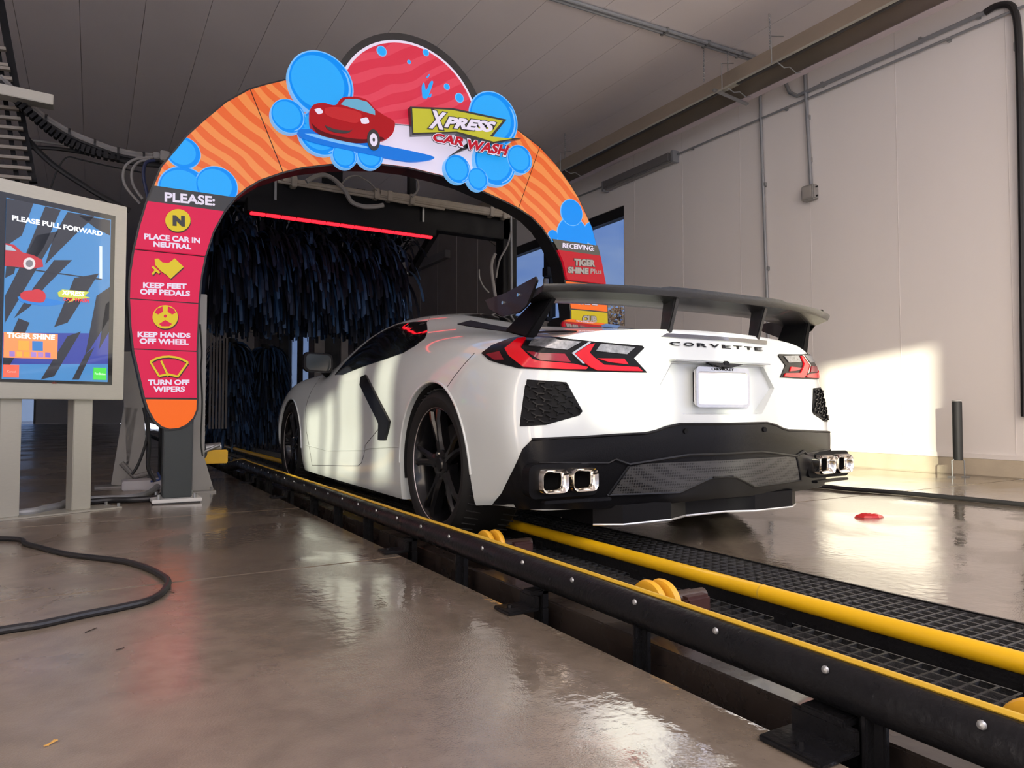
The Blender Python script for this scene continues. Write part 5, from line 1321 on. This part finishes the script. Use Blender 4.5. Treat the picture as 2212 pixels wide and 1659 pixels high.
# hanging curtain strips (pale) left of the side brush
for i in range(6):
    q0 = P(455+i*7, 745, 7.0); tag(MB().bbox(q0.x-.012, q0.x+.012, 6.98, 7.0, .35, 1.93).build('hanging_strip', M_dkpost), ('leftmost', 'second', 'third', 'fourth', 'fifth', 'rightmost')[i]+' of the pale strips hanging behind the arch leg', 'strip', 'pale strips behind the arch leg')
# grey bracket post right behind the arch leg
gp_ = thing('sensor_post', 'slim grey steel post with a flared foot right behind the left arch leg', 'post', (-1.61, 2.63, 0))
M_gpost = mat('grey_painted_steel', (.30, .29, .275), .45, .3, var=.12)
MB().bbox(-1.655, -1.575, 2.60, 2.68, .012, 1.44).build('upright', M_gpost, gp_, bevel=.004)
MB().bbox(-1.74, -1.50, 2.55, 2.73, 0, .012).build('foot_plate', M_gpost, gp_)
for s in (-1, 1):
    x = -1.615+s*.04; MB().prism([(x, .012), (x+s*.07, .012), (x, .26)], lambda p: (p[0], 2.635, p[1]), lambda p: (p[0], 2.645, p[1])).build('gusset', M_gpost, gp_)
for x in (-1.71, -1.53): MB().cyl((x, 2.58, .012), (x, 2.58, .04), .009, 6).build('anchor_bolt', M_steel, gp_)
tube_thing('cable', [P(432,700,2.5), P(436,760,2.5), P(434,800,2.5), P(437,870,2.5), P(434,950,2.5), P(438,985,2.5)], .006, M_rub, 'black cable running down the slim grey post', 'cable')
# yellow drive unit
yu = thing('boom_machine', 'yellow steel box arm with a small motor sticking out beside the grey post', 'machine', tuple(P(460,990,2.9)))
a, b = P(438,978,2.9), P(490,994,2.9)
MB().bbox(a.x, b.x, 2.85, 2.95, b.z-.02, a.z+.02).build('yellow_arm', M_yel, yu, bevel=.006)
q = P(462,968,2.9); MB().cyl((q.x-.06, 2.9, q.z), (q.x+.05, 2.9, q.z+.01), .035, 14).build('motor', M_steel, yu, smooth=True)
q = P(434,980,2.84); MB().lathe([(0, 0), (0, .045), (.03, .05), (.05, .03), (.05, 0)], tuple(q), 'Y', 14).build('coupling', M_rub, yu, smooth=True)
MB().tube([q, P(450,972,2.84), P(474,962,2.86)], .012, 8).build('arm_rod', M_steel, yu, smooth=True)
# A-frame leg left of the arch
af = thing('a_frame_stand', 'grey slanted steel stand behind the arch leg and kiosk', 'stand', tuple(onZ(285,1045)))
for (x0, y0_, x1, y1_, w_) in ((256,1024,283,880,.10),(296,1024,285,760,.14)):
    p0, p1 = P(x0, y0_, 3.35), P(x1, y1_, 3.35); p0.z = .012; MB().bar(p0, p1, w_, .06, up=(0, 1, 0)).build('stand_leg', M_gpost, af, bevel=.004)
p0 = P(275,1030,3.35); MB().bbox(p0.x-.22, p0.x+.2, 3.25, 3.45, 0, .012).build('base_plate', M_gpost, af)
MB().tube([P(262,1000,3.3), P(290,1030,3.3), P(330,1020,3.3)], .02, 8).build('stand_pipe', M_hose, af, smooth=True)
tag(MB().bbox(*(lambda q: (q.x-.13, q.x+.13, q.y-.1, q.y+.1, 0, .07))(onZ(305,1056))).build('white_block', mat('white_plastic', (.5, .48, .5), .5), bevel=.006), 'small white block on the floor behind the arch post', 'block')
for (L, r, m, lb) in (([(318,900),(322,960),(320,1010),(335,1040)], .014, M_rub, 'black hose hanging behind the left arch leg'), ([(325,1040),(345,1035),(340,1020)], .008, mat('blue_tube', (.02, .04, .16), .4), 'thin blue tube by the arch post'),
                      ([(310,880),(318,940),(300,1000),(285,1025)], .010, M_rub, 'thin black hose drooping to the slanted stand')):
    hose(L, 2.9, r, m, lb)

# ================================================================== left ceiling: cable tray and bundles
CY_ = 3.3
tray = thing('cable_ladder', 'steel cable ladder with many rungs climbing at the upper left', 'cable ladder', tuple(P(30,300,CY_)))
for i in range(14):
    y = 105+i*21.5 if i > 1 else (105, 140)[i]; w_ = 5+i*4.6
    a, b = P(-60, y-8, CY_), P(min(68, 8+w_), y+2, CY_); MB().bar(a, b, .04, .022, up=(0, 0, 1)).build('rung', M_tan, tray)
MB().bar(P(0,0,CY_+.06), P(72,395,CY_+.06), .05, .05, up=(0, 1, 0)).build('ladder_rail', M_black, tray); MB().bar(P(-8,80,CY_+.06), P(38,395,CY_+.06), .03, .03, up=(0, 1, 0)).build('ladder_rail', M_black, tray)
ch_ = thing('steel_channel', 'grey steel channel end jutting in at the upper left', 'channel', tuple(P(60,212,CY_-.2)))
MB().bar(P(-60,185,CY_-.2), P(116,222,CY_-.2), .12, .075).build('channel_bar', M_alu, ch_, bevel=.004)
M_cab = mat('black_cable', (.012, .012, .013), .5)
bund = thing('cable_bundle', 'thick bundle of pale and black cables swooping from the channel to the arch', 'cables', tuple(P(200,310,CY_)))
path = [(0,165),(35,200),(65,228),(100,255),(150,285),(205,308),(255,325),(310,335),(365,338)]
for k, (dy, r, m) in enumerate(((0, .022, M_hose), (7, .018, M_hose), (14, .020, M_cab), (20, .020, M_cab), (9, .012, M_cab))):
    MB().tube(smoothcurve([P(x, y+dy, CY_-.02*k) for x, y in path], 6), r, 8).build('cable', m, bund, smooth=True)
for x, y in path[2:-1]: q = P(x, y+8, CY_-.03); MB().lathe([(-.008, .055), (.008, .055)], tuple(q), 'X', 12).build('cable_tie', M_cab, bund, smooth=True)
dc_ = thing('drag_chain', 'black link chain sagging beneath the pale cable bundle', 'drag chain', tuple(P(150,300,CY_-.15)))
dpath = smoothcurve([P(x, y, CY_-.15) for x, y in [(40,222),(80,258),(120,290),(165,316),(210,332),(262,342)]], 4)
for i in range(0, len(dpath)-1):
    a, b = dpath[i], dpath[i+1]; MB().bar(a, a+(b-a)*.62, .07, .055).build('link', M_black, dc_)
for L, r, lb, m in (([(0,294),(120,310),(250,330),(360,346)], .010, 'straight grey rod crossing below the cable ladder', M_hose), ([(40,275),(75,318),(120,360),(180,400),(230,430),(280,455)], .022, 'black flexible conduit curving down behind the kiosk', M_cab),
                 ([(110,405),(125,365),(145,340),(175,345),(240,360),(305,372)], .006, 'thin black wire looping behind the kiosk', M_cab), ([(65,318),(130,322),(220,336),(270,343)], .016, 'black pipe along the cable rod', M_cab)):
    tube_thing('ceiling_cable', [P(x, y, CY_+.1) for x, y in L], r, m, lb, 'cable')
for L, lb in (([(330,340),(290,345),(268,365),(270,400),(302,440)], 'outer white hose loop left of the arch'), ([(325,344),(300,350),(285,370),(288,400),(308,430)], 'inner white hose loop left of the arch')):
    tube_thing('white_hose', [P(x, y, 2.9) for x, y in L], .010, M_hose, lb, 'hose')
tube_thing('blue_cable', [P(x, y, 2.85) for x, y in [(335,346),(315,352),(310,380),(318,420),(322,440)]], .012, mat('blue_cable', (.012, .02, .07), .4), 'dark blue cable behind the left shoulder of the arch', 'cable')
tag(MB().bar(P(345,338,CY_-.1), P(365,342,CY_-.1), .10, .08).bar(P(330,337,CY_-.1), P(345,338,CY_-.1), .06, .05).build('cable_gland', M_hose, bevel=.006), 'pale cable clamp behind the arch shoulder', 'clamp')

# ================================================================== heater along the right ceiling
hx0, hx1 = 3.76, 4.24; hz0, hz1 = 4.22, 4.47
HA, HB = -4.0, 9.0
ht = thing('radiant_heater', 'long suspended radiant tube heater under the ceiling by the right wall', 'heater', (4.0, 1.5, 4.35))
th = .004
M_hsk = mat('tan_reflector', (.42, .36, .28), .4, .5, var=.2, scale=2); M_hin = mat('reflector_inside', (.17, .16, .16), .3, .5, var=.15)
sec = [(hx0, hz0), (3.90, hz1), (4.10, hz1), (hx1, hz0)]
mb = MB(); 
for i in range(3):
    (xa, za), (xb, zb_) = sec[i], sec[i+1]; mb.add([(xa, HA, za), (xb, HA, zb_), (xb, HB, zb_), (xa, HB, za), (xa+(.006 if i == 0 else -.006 if i == 2 else 0)*0, HA, za-.006), (xb, HA, zb_-.006), (xb, HB, zb_-.006), (xa, HB, za-.006)], [(0,1,2,3),(4,7,6,5),(0,3,7,4),(1,5,6,2),(0,4,5,1),(2,6,7,3)])
mb.build('reflector', M_hsk, ht)
MB().bbox(hx0-.006, hx0+.012, HA, HB, hz0-.012, hz0+.004).build('reflector_edge', M_alu, ht, label='bright folded edge')
MB().bbox(hx1-.10, hx1+.006, HA, HB, hz0-.014, hz0-.008).build('lower_flange', mat('pinkish_flange', (.5, .43, .45), .4, .2), ht)
MB().tube([(3.93, HA, 4.33), (3.93, HB, 4.33)], .052, 14).build('burner_tube', mat('burner_tube', (.07, .068, .068), .4, .6), ht, smooth=True)
yj = Yat(1583, 3.93); MB().tube([(3.93, yj-.12, 4.33), (3.93, yj+.12, 4.33)], .057, 14).build('tube_sleeve', M_alu, ht, smooth=True)
for px in (1590, 1700, 1232):
    y = Yat(px, 3.9); m_ = MB(); m_.tube([(hx0-.03, y, hz0-.02), (hx0-.035, y, hz1+.02), (3.92, y, hz1+.07)], .006, 6); m_.tube([(3.80, y-.02, hz0), (3.90, y-.02, hz0-.03), (3.99, y-.02, hz0), (4.10, y-.02, hz0-.04), (4.2, y-.02, hz0)], .006, 6); m_.build('tube_hanger', M_steel, ht, smooth=True)
q = Yat(1560, 3.8); MB().bar((hx0-.05, q, hz0+.01), (hx1+.03, q, hz0-.035), .04, .02).build('cross_bracket', M_steel, ht)
def chain(px, X, z0, z1, label):
    y = Yat(px, X); t = thing('hanging_chain', label, 'chain', (X, y, z0)); n = max(3, int((z1-z0)/.030))
    for i in range(n):
        zc = z0+(i+.5)*(z1-z0)/n; a = PI/2*(i % 2); pts = []
        for k in range(10):
            th_ = 2*PI*k/10; r1, r2 = .009*math.cos(th_), .021*math.sin(th_); pts.append((X+r1*math.cos(a), y+r1*math.sin(a), zc+r2))
        MB().tube(pts, .003, 5, closed=True).build('chain_link', M_steel, t, smooth=True)
chain(1673, 3.92, hz1+.01, CZ, 'steel chain holding the heater, nearest the camera'); chain(1527, 3.85, hz1+.0, CZ, 'steel chain holding the heater above the bare wall'); chain(1222, 3.92, hz1, CZ, 'steel chain holding the far end of the heater beside the arch')
chain(1580, 4.08, hz1, CZ, 'short steel chain behind the heater near the ceiling conduits')
# ceiling conduits
c0, c1 = onZ(1195, -2, CZ-.03), onZ(1620, 128, CZ-.03)
cc1 = thing('ceiling_conduit', 'pair of galvanised conduits crossing the ceiling to the heater', 'conduit', tuple((c0+c1)/2))
dd = (c1-c0); dn = Vector((dd.y, -dd.x, 0)).normalized()
for k, (o_, r) in enumerate(((0, .022), (.055, .022))):
    MB().tube([c0-dd*.3+dn*o_, c1+dn*o_+dd*.02], r, 10).build('conduit_pipe', M_pvc, cc1, smooth=True)
for tt in (.52, .74, .93): q = c0+dd*tt+dn*.025; MB().box(q+Vector((0, 0, .0)), (.03, .12, .05)).build('conduit_clamp', M_steel, cc1, bevel=.003)
# wall conduits
WXs = WX-.035
def wallpipe(name, L, r, m, label, cat='conduit', clamps=(), sm=0, ends=None):
    pts = [onX(x, y, WXs) for x, y in L]
    t = thing(name, label, cat, tuple(pts[0]))
    MB().tube(smoothcurve(pts, 6) if sm else pts, r, 10).build('pipe_run', m, t, smooth=True)
    for x, y in clamps: q = onX(x, y, WXs); MB().box(q+Vector((.012, 0, 0)), (.045, .03, r*2.6)).build('pipe_clip', M_steel, t, bevel=.003)
    return t
wallpipe('wall_conduit', [(1462,334),(2215,12)], .013, M_pvc, 'thin grey conduit running along the right wall to the strip light', clamps=[(1494,321),(1697,235),(2049,86)])
wallpipe('wall_conduit', [(1302,403),(1250,424),(1205,444)], .013, M_pvc, 'thin grey conduit beyond the strip light toward the window')
wallpipe('wall_conduit', [(1694,165),(1699,185),(1706,200),(1722,207),(1745,197),(2134,24)], .021, M_pvc, 'thicker galvanised conduit with a bend above the thin one', clamps=[(1775,182),(1987,86),(2112,34)])
wallpipe('wall_conduit', [(1649,190),(1643,197),(1642,215),(1657,640),(1663,900)], .018, M_pvc, 'vertical grey conduit down the wall above the wing', clamps=[(1651,398),(1657,580)])
jb = wallpipe('wall_conduit', [(1738,147),(1752,400)], .020, M_pvc, 'short vertical conduit ending in the grey junction box', clamps=[(1745,253),(1749,345)])
wallpipe('wall_hose', [(2128,27),(2150,14),(2178,10),(2192,25),(2199,70),(2203,180),(2206,320),(2209,520),(2211,700),(2214,900)], .030, M_rub, 'thick black hose bending down at the right edge', 'hose', clamps=[(2194,100),(2203,275),(2208,510),(2210,657)], sm=1)
q = onX(1748, 417, WX-.06); bx = thing('junction_box', 'grey weathered junction box at the end of the short conduit', 'junction box', (WX-.06, q.y, q.z))
MB().box((WX-.05, q.y, q.z), (.10, .16, .17)).build('box_body', mat('grey_plastic_box', (.30, .29, .27), .5, var=.25, scale=25), bx, bevel=.012)
MB().box((WX-.103, q.y, q.z), (.012, .12, .13)).build('box_cover', mat('clear_cover', (.36, .34, .31), .3), bx, bevel=.008)
for dz in (-.05, .05): MB().cyl((WX-.05, q.y-.08, q.z+dz), (WX-.05, q.y-.10, q.z+dz), .01, 8).build('grommet', M_rub, bx)
# strip light
a, b = onX(1460, 340, WX-.06), onX(1306, 402, WX-.06); zl_ = (a.z+b.z)/2
sl_ = thing('strip_light', 'long unlit strip light fixed high on the right wall', 'light', (WX-.06, (a.y+b.y)/2, zl_))
MB().bbox(WX-.10, WX, a.y, b.y, zl_-.07, zl_+.07).build('fitting', mat('grey_fitting', (.28, .27, .26), .5), sl_, bevel=.01)
MB().bbox(WX-.15, WX-.10, a.y+.06, b.y-.06, zl_-.06, zl_+.06).build('diffuser', mat('smoky_diffuser', (.16, .15, .15), .35), sl_, bevel=.012)
for y in (a.y+.02, b.y-.02): MB().bbox(WX-.12, WX, y-.025, y+.025, zl_-.08, zl_+.08).build('end_cap', M_pvc, sl_, bevel=.005)
# second strip light, far in the tunnel
a, b = onX(968, 548, WX-.06), onX(900, 582, WX-.06)
s2 = thing('strip_light', 'small far strip light on the tunnel wall right of the big brush', 'light', (WX-.06, (a.y+b.y)/2, a.z))
MB().bbox(WX-.14, WX, a.y, b.y, a.z-.09, a.z+.09).build('fitting', MATS['smoky_diffuser'], s2, bevel=.01)
# small camera on the window mullion
q = onX(1186, 588, WX-.25); sc_ = thing('wall_camera', 'small black camera on a grey post in front of the window', 'camera', tuple(q))
MB().box(q, (.18, .16, .15)).build('camera_body', M_rub, sc_, bevel=.01); MB().tube([q+Vector((0, .1, -.1)), q+Vector((0, .12, -1.9))], .05, 10).build('camera_post', M_pvc, sc_, smooth=True)
MB().tube(smoothcurve([q+Vector((0, -.1, -.02)), q+Vector((0, -.22, -.05)), q+Vector((0, -.22, -.2)), q+Vector((0, -.05, -.35))], 5), .008, 6).build('camera_cable', M_rub, sc_, smooth=True)

# ================================================================== trees outside
M_bark = mat('bark', (.10, .075, .06), .9, var=.3); M_leaf = [mat('autumn_leaf', (.75, .40, .20), .7), mat('dry_leaf', (.85, .58, .34), .7)]
def tree(x, y, h, sd, label):
    rr = random.Random(sd); t = thing('autumn_tree', label, 'tree', (x, y, -.36), 'trees outside the window'); mb = MB(); tips = []
    def br(p, d, L, r, k):
        q = p+d*L; mb.tube([p, (p+q)/2+Vector((rr.uniform(-.05, .05)*L, rr.uniform(-.05, .05)*L, 0)), q], [r, r*.8, r*.6], 5, caps=False)
        if k == 0: tips.append(q); return
        for _ in range(3 if k > 1 else 4):
            nd = (d+Vector((rr.uniform(-.8, .8), rr.uniform(-.8, .8), rr.uniform(-.2, .6)))).normalized(); br(q, nd, L*rr.uniform(.55, .8), r*.55, k-1)
    br(Vector((x, y, -.36)), Vector((0, 0, 1)), h*.28, h*.022, 4)
    mb.build('branches', M_bark, t)
    for j in range(2):
        ml = MB()
        for q in tips:
            for _ in range(7):
                c = q+Vector((rr.gauss(0, .3), rr.gauss(0, .3), rr.gauss(0, .3))); a = Vector((rr.uniform(-1, 1), rr.uniform(-1, 1), rr.uniform(-1, 1))).normalized()*.07; b = a.cross(Vector((rr.random(), rr.random(), rr.random()))).normalized()*.05
                ml.add([c-a, c+b, c+a, c-b], [(0, 1, 2, 3)])
        o = ml.build('leaves', M_leaf[j], t, fixn=False); o['kind'] = 'stuff'
tree(17.6, 21.2, 7.0, 1, 'bare brown autumn tree seen through the window right of the arch'); tree(21, 30, 7.5, 2, 'bare brown autumn tree seen through the window behind the arch leg'); tree(25, 27, 6.5, 3, 'thin autumn tree furthest behind the window')
